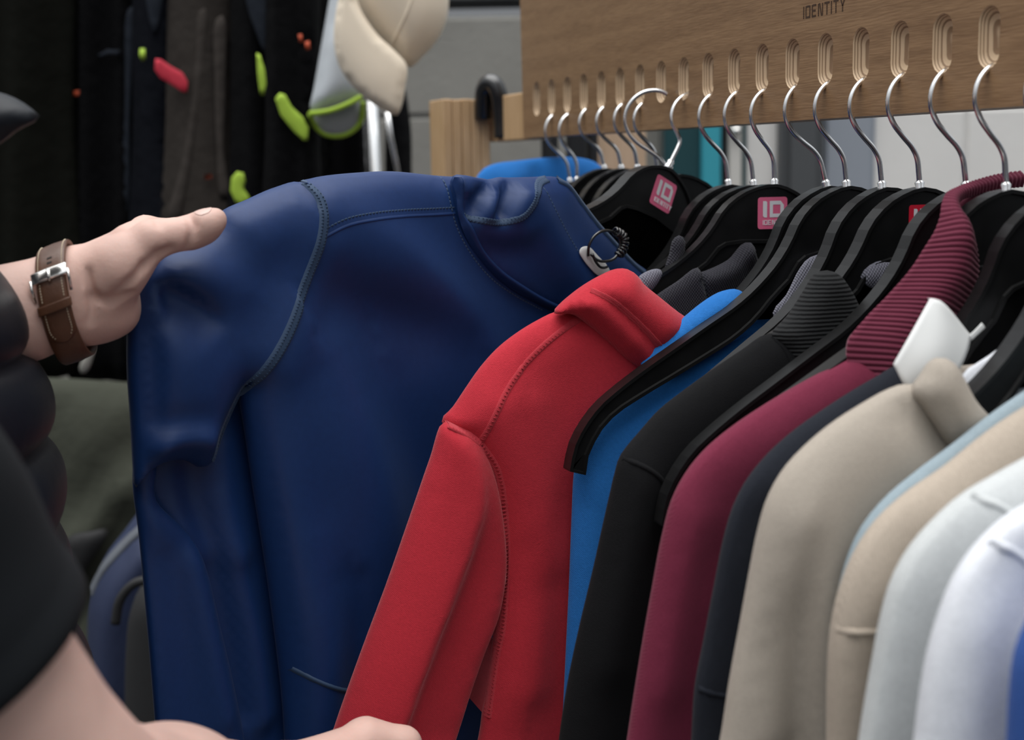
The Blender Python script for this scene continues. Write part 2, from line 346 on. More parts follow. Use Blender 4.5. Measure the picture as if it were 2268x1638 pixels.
    def strip(s, name, line, width, lift, m, parent, ds=.003, prof=(0, .8, 1, .8, 0)):
        c = catmull(s.pl.pts(line), ds=ds); t = np.gradient(c, axis=0); t /= np.linalg.norm(t, axis=1)[:, None]; nn = np.c_[-t[:, 1], t[:, 0]]
        k = len(prof); V = []
        for j, pr in enumerate(prof):
            o = (j / (k - 1) - .5) * width; V.append(s.W(c + nn * o, lift * pr - .0003))
        V = np.array(V).transpose(1, 0, 2).reshape(-1, 3); Fc = []
        for i in range(len(c) - 1):
            for j in range(k - 1): a = i * k + j; Fc.append([a, a + 1, a + k + 1, a + k])
        return mesh_obj(name, V, Fc, m, parent)
    def stitches(s, name, line, m, parent, pitch=.004, length=.0026, r=.0006, offs=(0,), cross=False, lift=.0006):
        V = []; Fc = []
        for o in offs:
            c = catmull(s.pl.pts(line), ds=pitch); t = np.gradient(c, axis=0); t /= np.linalg.norm(t, axis=1)[:, None]; nn = np.c_[-t[:, 1], t[:, 0]]
            if cross: a = c + nn * (o - length / 2); b = c + nn * (o + length / 2); u = t
            else: a = c + nn * o - t * length / 2; b = c + nn * o + t * length / 2; u = nn
            for sgn in range(1):
                A1 = s.W(a - u * r, 0); A2 = s.W(a + u * r, 0); B1 = s.W(b - u * r, 0); B2 = s.W(b + u * r, 0); Mx = s.W((a + b) / 2, lift); 
                for q in zip(A1, A2, B2, B1, Mx):
                    k = len(V); V += list(q); Fc += [[k, k + 1, k + 4], [k + 1, k + 2, k + 4], [k + 2, k + 3, k + 4], [k + 3, k, k + 4]]
        return mesh_obj(name, V, Fc, m, parent, smooth=True)
def loft(name, rails, nt_, ns, m, parent, disp=None, thick=.003, base=None):
    """surface through 3-D polylines; disp(t,s)->offset along the normal; closed with a back face"""
    R_ = np.array([catmull(r, n=nt_) for r in rails])            # k,nt,3
    G = np.array([catmull(R_[:, i], n=ns) for i in range(nt_)])   # nt,ns,3
    du = np.gradient(G, axis=0); dv = np.gradient(G, axis=1); N = np.cross(du, dv); N /= np.linalg.norm(N, axis=2)[..., None] + 1e-12
    c = G.reshape(-1, 3).mean(0)
    if (N.reshape(-1, 3).mean(0) @ (CAM - c)) < 0: N = -N
    tt, ss = np.meshgrid(np.linspace(0, 1, nt_), np.linspace(0, 1, ns), indexing='ij')
    h = disp(tt, ss) if disp is not None else 0 * tt
    fr = G + N * h[..., None]; bk = G - N * thick
    V = np.vstack([fr.reshape(-1, 3), bk.reshape(-1, 3)]); n = nt_ * ns; Fc = []
    for i in range(nt_ - 1):
        for j in range(ns - 1):
            a = i * ns + j; Fc.append([a, a + 1, a + ns + 1, a + ns]); Fc.append([n + a, n + a + ns, n + a + ns + 1, n + a + 1])
    rim = [j for j in range(ns)] + [i * ns + ns - 1 for i in range(1, nt_)] + [(nt_ - 1) * ns + j for j in range(ns - 2, -1, -1)] + [i * ns for i in range(nt_ - 2, 0, -1)]
    for a, b in zip(rim, rim[1:] + rim[:1]): Fc.append([a, n + a, n + b, b])
    return fixn(mesh_obj(name, V, Fc, m, parent, base=base))

# ------------------------------------------------------------------ implicit body builder (smooth union of tapered limbs)
def rcone(p, a, b, r1, r2):
    ba = b - a; L = np.linalg.norm(ba) + 1e-9; q = p - a; t = np.clip(q @ ba / (L * L), 0, 1)
    return np.sqrt(((q - t[:, None] * ba) ** 2).sum(1)) - (r1 + (r2 - r1) * t)
def ellip(p, c, r, R=None):
    q = p - c
    if R is not None: q = q @ R
    k0 = np.sqrt(((q / r) ** 2).sum(1)); k1 = np.sqrt(((q / r ** 2) ** 2).sum(1)) + 1e-9; return k0 * (k0 - 1) / k1
def smin(a, b, k):
    h = np.clip(.5 + .5 * (b - a) / k, 0, 1); return b + (a - b) * h - k * h * (1 - h)
class Sdf:
    def __init__(s): s.pr = []
    def cone(s, a, b, r1, r2, k=.01): s.pr.append(('c', np.array(a), np.array(b), r1, r2, k)); return s
    def chain(s, P_, r, k=.01):
        for i in range(len(P_) - 1): s.cone(P_[i], P_[i + 1], r[i], r[i + 1], k)
        return s
    def ell(s, c, r, k=.01, R=None, sub=False): s.pr.append(('s' if sub else 'e', np.array(c), np.array(r), R, None, k)); return s
    def __call__(s, p):
        d = np.full(len(p), 5.0)
        lo, hi = p.min(0), p.max(0)
        for t in s.pr:
            if t[0] in 'cg':
                m = max(t[3], t[4]) + .05; bl = np.minimum(t[1], t[2]) - m; bh = np.maximum(t[1], t[2]) + m
                if (bl > hi).any() or (bh < lo).any():
                    continue
                e = rcone(p, t[1], t[2], t[3], t[4])
            else:
                m = t[2].max() + .05
                if (t[1] - m > hi).any() or (t[1] + m < lo).any(): continue
                e = ellip(p, t[1], t[2], t[3])
            d = np.maximum(d, -e) if t[0] == 's' else -smin(-d, e, t[5]) if t[0] == 'g' else smin(d, e, t[5])
        return d
    def mesh(s, lo, hi, h):
        lo = np.array(lo); B = 12; nb = np.ceil((np.array(hi) - lo) / (h * B)).astype(int)
        I = np.stack(np.meshgrid(*[np.arange(n) for n in nb], indexing='ij'), -1).reshape(-1, 3)
        cen = lo + (I + .5) * B * h
        full = np.full(len(cen), 5.0)
        for t in s.pr:
            e = rcone(cen, t[1], t[2], t[3], t[4]) if t[0] in 'cg' else ellip(cen, t[1], t[2], t[3])
            full = np.maximum(full, -e) if t[0] == 's' else full if t[0] == 'g' else smin(full, e, t[5])
        act = I[np.abs(full) < B * h * .9 + .006]
        loc = np.stack(np.meshgrid(*[np.arange(B + 1)] * 3, indexing='ij'), -1).reshape(-1, 3)
        NX = (nb * B + 4).astype(np.int64)
        key = lambda g: ((g[:, 0] + 1) * NX[1] + g[:, 1] + 1) * NX[2] + g[:, 2] + 1
        CK = []; CV = []; Q = []
        corners = [(a, b, c) for a in (0, 1) for b in (0, 1) for c in (0, 1)]
        edges = [(p_, q_) for i, p_ in enumerate(corners) for q_ in corners[i + 1:] if sum(abs(x - y) for x, y in zip(p_, q_)) == 1]
        for ib in act:
            g = ib * B + loc; D = s(lo + g * h).reshape(B + 1, B + 1, B + 1)
            S = D < 0
            if S.all() or not S.any(): continue
            cnt = np.zeros((B, B, B)); acc = np.zeros((B, B, B, 3))
            for p_, q_ in edges:
                d0 = D[p_[0]:p_[0] + B, p_[1]:p_[1] + B, p_[2]:p_[2] + B]; d1 = D[q_[0]:q_[0] + B, q_[1]:q_[1] + B, q_[2]:q_[2] + B]
                mk = (d0 < 0) != (d1 < 0); t = np.where(mk, d0 / np.where(mk, d0 - d1, 1), 0)
                for ax in range(3): acc[..., ax] += np.where(mk, p_[ax] + t * (q_[ax] - p_[ax]), 0)
                cnt += mk
            c = np.argwhere(cnt > 0)
            if len(c):
                v = acc[tuple(c.T)] / cnt[tuple(c.T)][:, None]; CK.append(key(ib * B + c)); CV.append(lo + (ib * B + c + v) * h)
            for ax in range(3):
                sl = [slice(0, B)] * 3; s2 = list(sl); s2[ax] = slice(1, B + 1)
                a0 = S[tuple(sl)]; a1 = S[tuple(s2)]; e = np.argwhere(a0 != a1)
                if not len(e): continue
                ge = ib * B + e; u = np.zeros(3, int); w = np.zeros(3, int); u[(ax + 1) % 3] = 1; w[(ax + 2) % 3] = 1
                q4 = np.stack([key(ge - u - w), key(ge - w), key(ge), key(ge - u)], 1)
                fl = a1[tuple(e.T)]; q4[fl] = q4[fl][:, ::-1]; Q.append(q4)
        CK = np.concatenate(CK); CV = np.vstack(CV); Q = np.vstack(Q); o = np.argsort(CK); CK = CK[o]; CV = CV[o]
        ix = np.searchsorted(CK, Q); ix = np.clip(ix, 0, len(CK) - 1); ok = (CK[ix] == Q).all(1)
        return CV, ix[ok]
    def surf(s, c, d, r0=0.0, r1=.2):
        """distance from c along d to the surface"""
        t = np.linspace(r0, r1, 200); v = s(c + t[:, None] * d); j = np.argmax(v > 0); return t[j]
# ================================================================== SETTING
GZ = 0.0
fl = box('floor', (-4, -3, -.1), (5, 7, 0), M['floor'], bev=0); tag(fl, kind='structure', label='dark asphalt ground under the stall')
# back wall: concrete blocks, square to the view, 3.1 m off
def block_wall(name, plane, x0, x1, z0, z1, bm_, mm, label, bw=.44, bh=.215, j=.010, thick=.2, shift=0, zoff=0):
    root = thing(name, label, None, plane.w([(x0 + x1) / 2, 0])[0]); del_cat(root); tag(root, kind='structure')
    Rm = np.c_[plane.a, -plane.n, [0, 0, 1.]]                       # local (s, depth, z)
    def put(nm, s0, s1, a0, a1, dn, m_, par):
        o3 = plane.o; lo = (s0, dn, a0); hi = (s1, dn + thick, a1)
        o = box(nm, lo, hi, m_, None, bev=.004)
        V = np.array([v.co[:] for v in o.data.vertices]) + np.array(o.location)
        V = o3 + V @ Rm.T - wloc(par)
        for v, c in zip(o.data.vertices, V): v.co = c
        o.location = (0, 0, 0); o.parent = par; return o
    put('mortar_bed', x0, x1, z0, z1, .006, mm, root)
    r = 0; z = z0 - zoff
    while z < z1:
        s = x0 - (bw / 2 if r % 2 else 0) + shift - bw
        while s < x1:
            a, b = max(s + j / 2, x0), min(s + bw - j / 2, x1)
            lo_, hi_ = max(z + j / 2, z0), min(z + bh - j / 2, z1)
            if b - a > .03 and hi_ - lo_ > .03: put('block', a, b, lo_, hi_, 0, bm_, root)
            s += bw
        z += bh; r += 1
    return root
def del_cat(o):
    if 'category' in o: del o['category']
WP = face_plane(3.1)
s0, s1 = WP.px(-900, 300)[0], WP.px(1470, 300)[0]; zt = WP.px(1000, 36)[1]
block_wall('wall_back', WP, s0, s1, .0, zt, M['block'], M['mortar'], 'bare grey concrete block wall behind the stall', shift=(WP.px(1027, 130)[0] - s0) % .44, zoff=(-zt) % .215)
def slab(name, plane, pxa, pya, pxb, pyb, m_, thick=.06, off=0, parent=None, bev=.003, z=None):
    a = plane.px(pxa, pya); b = plane.px(pxb, pyb); lo = np.minimum(a, b); hi = np.maximum(a, b)
    if z is not None: lo[1], hi[1] = z
    pf = Puff(plane, [(lo[0], lo[1]), (hi[0], lo[1]), (hi[0], hi[1]), (lo[0], hi[1])], raw=True, sharp=True)
    V = []; 
    bmx = bmesh.new(); bmesh.ops.create_cube(bmx, size=1)
    for v in bmx.verts: v.co = Vector(((lo[0] + hi[0]) / 2 + v.co.x * (hi[0] - lo[0]), off - thick / 2 + v.co.y * thick, (lo[1] + hi[1]) / 2 + v.co.z * (hi[1] - lo[1])))
    if bev: bmesh.ops.bevel(bmx, geom=list(bmx.edges), offset=bev, segments=2, affect='EDGES')
    L = np.array([v.co[:] for v in bmx.verts]); Fc = [[v.index for v in f.verts] for f in bmx.faces]; bmx.free()
    W = plane.w(L[:, [0, 2]], L[:, 1])
    return fixn(mesh_obj(name, W, Fc, m_, parent, smooth=False))
li = slab('trim_1', WP, -900, 37, 1470, -300, M['lintel'], .2, 0); tag(li, 'dark grey lintel over the block wall', kind='structure')
# right of the wall: teal door, frames, column, panel, white painted blocks
WQ = face_plane(3.0)
d1 = thing('door_1', 'teal framed glass door beside the block wall', None, WQ.w([WQ.px(1540, 300)[0], 0])[0]); del_cat(d1); tag(d1, kind='structure')
ZD = (0.02, 2.3)
slab('glass_pane', WQ, 1470, 300, 1552, 300, M['tealdark'], .02, 0, d1, z=ZD)
slab('door_stile', WQ, 1552, 300, 1594, 300, M['teal'], .06, .02, d1, z=ZD)
slab('seal', WQ, 1594, 300, 1612, 300, M['blackpaint'], .03, 0, d1, z=ZD)
fr = slab('trim_2', WQ, 1612, 300, 1640, 300, M['whiteframe'], .08, .02, z=(0, 2.3)); tag(fr, 'cream door jamb with a round knob', kind='structure')
kn = onY  # door knob
kc = WQ.w(WQ.px(1626, 291), .03)[0]
bmk = bmesh.new(); bmesh.ops.create_uvsphere(bmk, u_segments=16, v_segments=10, radius=.011)
mesh_obj('knob', np.array([v.co[:] for v in bmk.verts]) + kc, [[v.index for v in f.verts] for f in bmk.faces], M['steel'], fr); bmk.free()
tg = slab('trim_3', WQ, 1640, 300, 1652, 300, M['tealdark'], .05, .01, z=(0, 2.3)); tag(tg, 'narrow dark strip beside the door jamb', kind='structure')
w2 = slab('wall_right', WQ, 1652, 300, 1722, 300, M['blockwhite'], .1, 0, z=(0, 2.5)); tag(w2, 'narrow pale wall between door and column', kind='structure')
c2 = slab('trim_4', WQ, 1722, 300, 1818, 300, M['darkgrey'], .1, .05, z=(0, 2.5), bev=.02); tag(c2, 'dark grey steel column', kind='structure')
c3 = slab('trim_5', WQ, 1818, 300, 1935, 300, M['bluegrey'], .1, .02, z=(0, 2.5), bev=.01); tag(c3, 'blue grey panel beside the dark column', kind='structure')
s0, s1 = WQ.px(1935, 300)[0], WQ.px(2700, 300)[0]
block_wall('wall_front', WQ, s0, s1, .9, 1.95, M['blockwhite'], M['mortarw'], 'white painted block wall behind the hanger hooks', shift=.2, zoff=.05)

# ================================================================== RAIL BOARD
def bX(px, py): p = onX(px, py, XB); return np.array([p[1], p[2]])
zb = np.mean([bX(1300, 296)[1], bX(1700, 271)[1], bX(2200, 240)[1]])
y_left = np.mean([bX(1152, 100)[0], bX(1157, 212)[0]]); y_right = yi(22.5); z_top = zb + .36
BT = .034
board = thing('hanger_board', 'wide oak veneered display board with a row of routed hanger slots', 'display board', (XB + BT / 2, (y_left + y_right) / 2, zb))
zs_top = np.mean([bX(SLOT_X[i], t)[1] for i, t in ((3, 167), (9, 113), (14, 55), (17, 12))])
zs_bot = np.mean([bX(SLOT_X[i], t)[1] for i, t in ((3, 246), (9, 218), (14, 178), (17, 150))])
SW = .0104                                                     # slot half width
def stadium(yc, k, n=9):
    w = SW * k; zt_, zb_ = zs_top - SW - (1 - k) * .004, zs_bot + SW + (1 - k) * .004; L = []
    for j in range(n): a = math.pi * j / (n - 1); L.append((yc + w * math.cos(a), zt_ + SW * k * math.sin(a)))
    for j in range(n): a = math.pi + math.pi * j / (n - 1); L.append((yc + w * math.cos(a), zb_ + SW * k * math.sin(a)))
    return L
outer = [(y_left + .004, z_top), (y_left - .0035, zb), (y_right, zb), (y_right, z_top)]
pts = list(outer); edges = [(0, 1), (1, 2), (2, 3), (3, 0)]; loops = []
for i in range(0, 22):
    L = stadium(yi(i), 1); b = len(pts); pts += L; loops.append(list(range(b, b + len(L)))); edges += [(b + k, b + (k + 1) % len(L)) for k in range(len(L))]
V2, _, F2, ov, _, _ = delaunay_2d_cdt([Vector(p) for p in pts], edges, [], 1, 1e-7)
V2 = np.array([v[:] for v in V2]); keep = []
for f in F2:
    c = V2[list(f)].mean(0); ok = True
    if not (min(y_left, y_right) - .01 < c[0]): ok = False
    for i in range(22):
        yc = yi(i)
        if abs(c[0] - yc) < SW:
            zc = min(max(c[1], zs_bot + SW), zs_top - SW)
            if (c[0] - yc) ** 2 + (c[1] - zc) ** 2 < (SW * .995) ** 2: ok = False
    if ok: keep.append(list(f))
n = len(V2); V = np.vstack([np.c_[np.full(n, XB), V2], [[XB + BT, *outer[k]] for k in range(4)]])
io = [int(np.argmin(((V2 - np.array(o)) ** 2).sum(1))) for o in outer]
Fc = keep + [[n, n + 1, n + 2, n + 3]] + [[io[k], io[(k + 1) % 4], n + (k + 1) % 4, n + k] for k in range(4)]
fixn(mesh_obj('panel', V, Fc, M['oak'], board, smooth=False))
for i in range(0, 22):                                          # routed slots, one part each
    V = []; Fc = []; K = 7
    for k in range(K):
        f = 1 - k / (K - 1); dp = .0075 * math.sqrt(max(0, 1 - f * f)) if k < K - 1 else .0075
        V += [(XB + dp, *p) for p in stadium(yi(i), max(f, .02))]
    m_ = len(V) // K
    for k in range(K - 1):
        for j in range(m_): Fc.append([k * m_ + j, k * m_ + (j + 1) % m_, (k + 1) * m_ + (j + 1) % m_, (k + 1) * m_ + j])
    Fc.append([(K - 1) * m_ + j for j in range(m_)])
    fixn(mesh_obj('slot', V, Fc, M['ply'], board))

# lettering as flat strokes on a 5 x 7 grid: list of boxes (x0,z0,x1,z1)
GL = {'I': [(0, 0, 1, 7)], 'D': [(0, 0, 1, 7), (1, 6, 4, 7), (1, 0, 4, 1), (4, 0, 5, 7)], 'E': [(0, 0, 1, 7), (1, 6, 4.4, 7), (1, 3, 4, 4), (1, 0, 4.4, 1)],
      'N': [(0, 0, 1, 7), (4, 0, 5, 7), ('d', 1, 7, 4, 0)], 'T': [(0, 6, 5, 7), (2, 0, 3, 6)], 'Y': [(2, 0, 3, 3.2), ('d', 0, 7, 2, 3), ('u', 3, 3, 5, 7)]}
def lettering(word, org, ax, up, nv, h, adv, m_, parent, name, lift=.0002, lines=False):
    V = []; Fc = []; x = 0; k = h / 7
    def quad(q):
        b = len(V)
        for l in (0, lift):
            for (a, c) in q: V.append(org + ax * a * k + up * c * k + nv * (l if l else -.0002))
        Fc.extend([[b + 4, b + 5, b + 6, b + 7], [b, b + 1, b + 5, b + 4], [b + 1, b + 2, b + 6, b + 5], [b + 2, b + 3, b + 7, b + 6], [b + 3, b, b + 4, b + 7]])
    for ch in word:
        wd = 1 if ch == 'I' else 5
        for g in GL[ch]:
            if g[0] == 'd': quad([(x + g[1], g[2]), (x + g[1] + 1.1, g[2]), (x + g[3] + .1, g[4]), (x + g[3] - 1, g[4])] if g[1] else [(x, 7), (x + 1.1, 7), (x + 3, 3), (x + 2, 3)])
            elif g[0] == 'u': quad([(x + 2, 3), (x + 3, 3), (x + 5, 7), (x + 3.9, 7)])
            else:
                if lines and g[3] - g[1] > 2:
                    z = g[1]
                    while z < g[3] - .05: quad([(x + g[0], z), (x + g[2], z), (x + g[2], min(z + .78, g[3])), (x + g[0], min(z + .78, g[3]))]); z += 1
                else: quad([(x + g[0], g[1]), (x + g[2], g[1]), (x + g[2], g[3]), (x + g[0], g[3])])
        x += wd + adv
    return fixn(mesh_obj(name, V, Fc, m_, parent, smooth=False))
pa, pb = bX(1779, 42), bX(1872, 26); pt = bX(1779, 0)
tw = abs(pa[0] - pb[0]); units = 2 * 1 + 6 * 5 + 7 * 1.4
kk = tw / units
lettering('IDENTITY', np.array([XB, pa[0], pa[1]]), np.array([0, -1., 0]), np.array([0, 0, 1.]), np.array([-1., 0, 0]), kk * 7, 1.4, M['burn'], board, 'burnt_lettering', lines=True)

# ================================================================== TRESTLE POST, BEAM, RUBBER HOOK
XM = XB + .017
yp = Y0 + .166
def bxp(name, label, cat, px0, px1, y, ztop, zbot, depth, m_, group=None, bev=.003):
    x0 = onY(px0, 300, y)[0]; x1 = onY(px1, 300, y)[0]
    r = thing(name, label, cat, ((x0 + x1) / 2, y + depth / 2, zbot), group)
    return r, x0, x1
zpt = onY(1040, 219, yp)[2]
post, x0, x1 = bxp('trestle_post', 'pale laminated wooden post at the far end of the oak board', 'post', 982, 1086, yp, zpt, 0, .06, M['pine'])
NS = 5
for k in range(NS):                                             # laminated staves
    a = x0 + (x1 - x0) * k / NS; b = x0 + (x1 - x0) * (k + 1) / NS
    box('stave', (a + .0003, yp, 0), (b - .0003, yp + .06, zpt - (.0006 if k % 2 else 0)), M['pine'], post, bev=.0015)
zbt = onX(1130, 212, XM)[2]
bm_ = box('cross_beam', (XB + .003, y_left - .016, zb - .002), (XB + .033, yp + .03, zbt), M['pine'], None, bev=.002); tag(bm_, 'short wooden beam end between the post and the oak board', 'beam')
yh = yp - .03
hk = [onY(1113, 306, yh), onY(1112, 270, yh), onY(1108, 232, yh), onY(1103, 205, yh), onY(1094, 187, yh + .004), onY(1083, 184, yh + .010), onY(1073, 196, yh + .018), onY(1070, 225, yh + .022), onY(1070, 262, yh + .026)]
hk = catmull(hk, n=40); ho = tube('rubber_hook', hk, .0115, M['rubber'], seg=16); tag(ho, 'shiny black rubber covered hook over the wooden beam', 'hook')
# pale post and dark straps seen under the board
yq = Y0 + .55
pp, x0, x1 = bxp('back_post', 'pale wooden post behind the far hanger hooks', 'post', 1336, 1432, yq, 0, 0, .05, M['palewood'])
zq = onY(1380, 262, yq)[2]
box('upright', (x0, yq, 0), (x1, yq + .05, zq), M['palewood'], pp, bev=.003); box('foot', (x0 - .05, yq - .15, 0), (x1 + .05, yq + .2, .04), M['palewood'], pp)
for k, (a, b) in enumerate(((1207, 1238), (1262, 1300), (1308, 1326))):
    y_ = Y0 + .50; xa = onY(a, 300, y_)[0]; xb_ = onY(b, 300, y_)[0]; zt_ = onY(1250, 268, y_)[2]
    o = box('black_upright', (xa, y_, 0), (xb_, y_ + .02, zt_), M['blackpaint'], None, bev=.003)
    tag(o, ['leftmost', 'middle', 'rightmost'][k] + ' of three black uprights seen below the oak board', 'upright', 'black uprights behind the board')

# ================================================================== HANGERS
HP13 = hplane(13)
up_px = [(1875, 411), (1852, 416), (1815, 434), (1781, 464), (1761, 493), (1742, 535), (1718, 575), (1693, 607), (1656, 646), (1621, 676), (1566, 714), (1493, 765), (1420, 816), (1365, 858), (1321, 897), (1288, 941), (1266, 985), (1255, 1036)]
lo_px = [(1255, 1040), (1290, 1048), (1296, 1006), (1321, 955), (1357, 915), (1420, 873), (1493, 829), (1566, 784), (1621, 748), (1669, 705), (1705, 661), (1742, 622), (1764, 584), (1778, 572), (1810, 562), (1875, 552)]
base13 = HP13.px(1875, 411)
U = HP13.pts(up_px) - base13; L = HP13.pts(lo_px) - base13
U = np.vstack([U[:1], catmull(U[1:], n=34)]); L = np.vstack([L[:2], catmull(L[2:12], n=20), L[12:]])
half = np.vstack([U, L]); half[:, 0] = np.minimum(half[:, 0], 0)
half[0, 0] = 0; half[-1, 0] = 0
TEMPL = np.vstack([half, half[1:-1][::-1] * [-1, 1]])
HT = .013
ORD = ['first', 'second', 'third', 'fourth', 'fifth', 'sixth', 'seventh', 'eighth', 'ninth', 'tenth', 'eleventh', 'twelfth', 'thirteenth', 'fourteenth', 'fifteenth', 'sixteenth', 'seventeenth', 'eighteenth', 'nineteenth', 'twentieth', 'twenty-first', 'twenty-second']
_hm = {}
def hanger_mesh():
    """outline extruded, with a recessed web and a raised rim on both faces; local (s, depth, z)"""
    bm = bmesh.new(); n = len(TEMPL)
    vs_ = [bm.verts.new((p[0], -HT / 2, p[1])) for p in TEMPL]; f = bm.faces.new(vs_)
    r = bmesh.ops.extrude_face_region(bm, geom=[f]); nv = [g for g in r['geom'] if isinstance(g, bmesh.types.BMVert)]
    for v in nv: v.co.y = HT / 2
    bm.normal_update(); bmesh.ops.recalc_face_normals(bm, faces=bm.faces)
    caps = [g for g in bm.faces if len(g.verts) > 8]
    for c in caps: bmesh.ops.inset_region(bm, faces=[c], thickness=.0026, depth=0)
    caps = [g for g in bm.faces if len(g.verts) > 8]
    for c in caps: bmesh.ops.inset_region(bm, faces=[c], thickness=.0007, depth=-.0022)
    caps = [g for g in bm.faces if len(g.verts) > 8]
    bmesh.ops.triangulate(bm, faces=caps)
    me = bpy.data.meshes.new('hanger_body'); bm.to_mesh(me); bm.free(); me.materials.append(M['plastic']); return me
HM = hanger_mesh()
# hook in hanger coordinates: stem at s=0, arc radius .021 around (0,.058)
HR = .0205; HC = .0565
hook2 = [(0, -.004), (0, .010), (-.0006, .020), (-.004, .0275), (-.0105, .0355), (-.0165, .0435)] + [(-HR * math.cos(a), HC + HR * math.sin(a)) for a in np.linspace(math.radians(-22), math.radians(72), 12)]
hook2 = catmull(hook2, n=44)
hook_full = np.vstack([hook2, [(-HR * math.cos(a), HC + HR * math.sin(a)) for a in np.linspace(math.radians(80), math.radians(165), 14)]])
def place(bx, by, plane, roll=0, yaw=0):
    """frame at a stem base: columns along the hanger, through it, up"""
    q = plane.px(bx, by); o = plane.w(q)[0]
    a = plane.a; n_ = -plane.n; cy, sy = math.cos(yaw), math.sin(yaw); ax = a * cy + n_ * sy; dn = -a * sy + n_ * cy
    cr_, sr = math.cos(roll), math.sin(roll); z = np.array([0, 0, 1.])
    return o, np.c_[ax * cr_ - z * sr, dn, ax * sr + z * cr_]
def sticker(root, o, R, s, z, size, m_, tilt=0, front=-HT / 2 + .0022):
    ax, dn, zz = R[:, 0], R[:, 1], R[:, 2]; oc = o + ax * s + zz * z
    ct, st_ = math.cos(tilt), math.sin(tilt); ax, zz = ax * ct - zz * st_, ax * st_ + zz * ct
    c = oc + dn * (front - .0003); t = size / 2; r = t * .18; V = []; 
    for (sx_, sz_, a0) in ((1, 1, 0), (-1, 1, 90), (-1, -1, 180), (1, -1, 270)):
        for j in range(5): a = math.radians(a0 + j * 22.5); V.append(c + ax * (sx_ * (t - r) + r * math.cos(a)) + zz * (sz_ * (t - r) + r * math.sin(a)))
    n_ = len(V); V = V + [v + dn * .0004 for v in V]
    st = fixn(mesh_obj('sticker', V, [list(range(n_))] + [[j, (j + 1) % n_, n_ + (j + 1) % n_, n_ + j] for j in range(n_)], m_, root, smooth=False))
    st['label'] = 'pink square brand sticker'
    k = size / 20; nv = -dn                                     # logo: I, squared D, word below
    V = []; Fc = []
    def poly(q):
        b = len(V); V.extend([c + ax * (x - 10) * k + zz * (y - 10) * k + nv * .0002 for x, y in q]); Fc.append(list(range(b, b + len(q))))
    poly([(3.4, 8.2), (4.4, 7.3), (6.2, 7.3), (6.2, 17), (5.4, 17.6), (3.4, 17.6)])
    for q in ([(8, 7.3), (17.6, 7.3), (17.6, 9.6), (8, 9.6)], [(8, 15.2), (15.4, 15.2), (15.4, 17.6), (8, 17.6)], [(8, 9.6), (10.2, 9.6), (10.2, 15.2), (8, 15.2)], [(15.2, 9.6), (17.6, 9.6), (17.6, 15), (15.4, 17.6), (15.2, 15.2)]): poly(q)
    mesh_obj('logo', V, Fc, M['ink'], st, smooth=False)
    lettering('IDENTITY', c + ax * (3.4 - 10) * k + zz * (2.6 - 10) * k + nv * .0001, ax, zz, nv, 3 * k, 1.15, M['ink'], st, 'lettering', lift=.0002)
HANG = {}
def hanger(i, bx, by, tip, label, roll=0, yaw=0, stick=None, hook=None, plane=None, group='black hangers on the oak board'):
    pl = plane or hplane(i); o, R = place(bx, by, pl, roll, yaw)
    root = thing('clothes_hanger', label, 'hanger', o, group)
    b = bpy.data.objects.new('hanger_body', HM); COL.objects.link(b); b.parent = root; b.matrix_local = Matrix(np.vstack([np.c_[R, [0, 0, 0]], [0, 0, 0, 1]]).tolist())
    if tip is not None:                                         # swing the hook so its end lies in its slot
        tq = np.array([XB + .004, yi(i), onX(tip[0], tip[1], XB)[2]])
        e = hook2[-1]; d = tq - o; Lt = math.hypot(*e); base = hook2[0]
        # hook plane contains the stem axis and the slot
        h = np.array([d[0], d[1], 0]); 
        q = hook2.copy(); zs = d[2] / e[1]; ss = (d @ np.array([1, 0, 0])) - 0
        # shear-free fit: rotate in plane then scale
        ang = math.atan2(d[0], d[2]) - math.atan2(e[0], e[1]); ang = max(-.3, min(.3, ang)); sc_ = math.hypot(d[0], d[2]) / Lt; sc_ = max(.88, min(1.18, sc_))
        c_, s_ = math.cos(ang), math.sin(ang); q = np.c_[q[:, 0] * c_ + q[:, 1] * s_, -q[:, 0] * s_ + q[:, 1] * c_] * sc_
        yy = np.linspace(0, d[1], len(q)); pts3 = o + np.c_[q[:, 0], yy, q[:, 1]]
    else:
        q = hook_full if hook is None else hook; pts3 = o + q[:, :1] * R[:, 0] + q[:, 1:] * R[:, 2]
    tube('hook', pts3, .0020, M['chrome'], root, seg=10)
    fe = [pts3[0] + (pts3[4] - pts3[0]) * t for t in (0, .35, .5, .8, 1.0)]
    tube('ferrule', fe, [.0042, .0042, .0030, .0036, .0021], M['chrome'], root, seg=12)
    if stick: sticker(root, o, R, *stick)
    HANG[i] = (o, R, root); return root
def nth(i): return ORD[i] + ' slot from the far left end of the board'
hanger(1, 1262, 402, (1229, 252), 'black hanger hooked in the ' + nth(1), stick=(.004, -.024, .023, M['sticker']))
hanger(2, 1278, 400, (1265, 250), 'black hanger hooked in the ' + nth(2))
hanger(3, 1338, 372, (1303, 243), 'black hanger hooked in the ' + nth(3))
hanger(4, 1376, 372, (1342, 238), 'black hanger hooked in the ' + nth(4))
hanger(5, 1412, 372, (1384, 234), 'black hanger hooked in the ' + nth(5))
hanger(6, 1456, 376, (1428, 228), 'black hanger hooked in the ' + nth(6))
hanger(9, 1613, 408, (1582, 208), 'black hanger hooked in the ' + nth(9), yaw=.06)
hanger(10, 1669, 409, (1641, 202), 'black hanger just behind the one with the upright pink sticker', yaw=-.05, roll=.09)
hanger(11, 1715, 407, (1703, 197), 'black hanger with an upright pink sticker above the charcoal polo', yaw=-.12, roll=.12, stick=(-.0005, -.0245, .0268, M['sticker'], -.12))
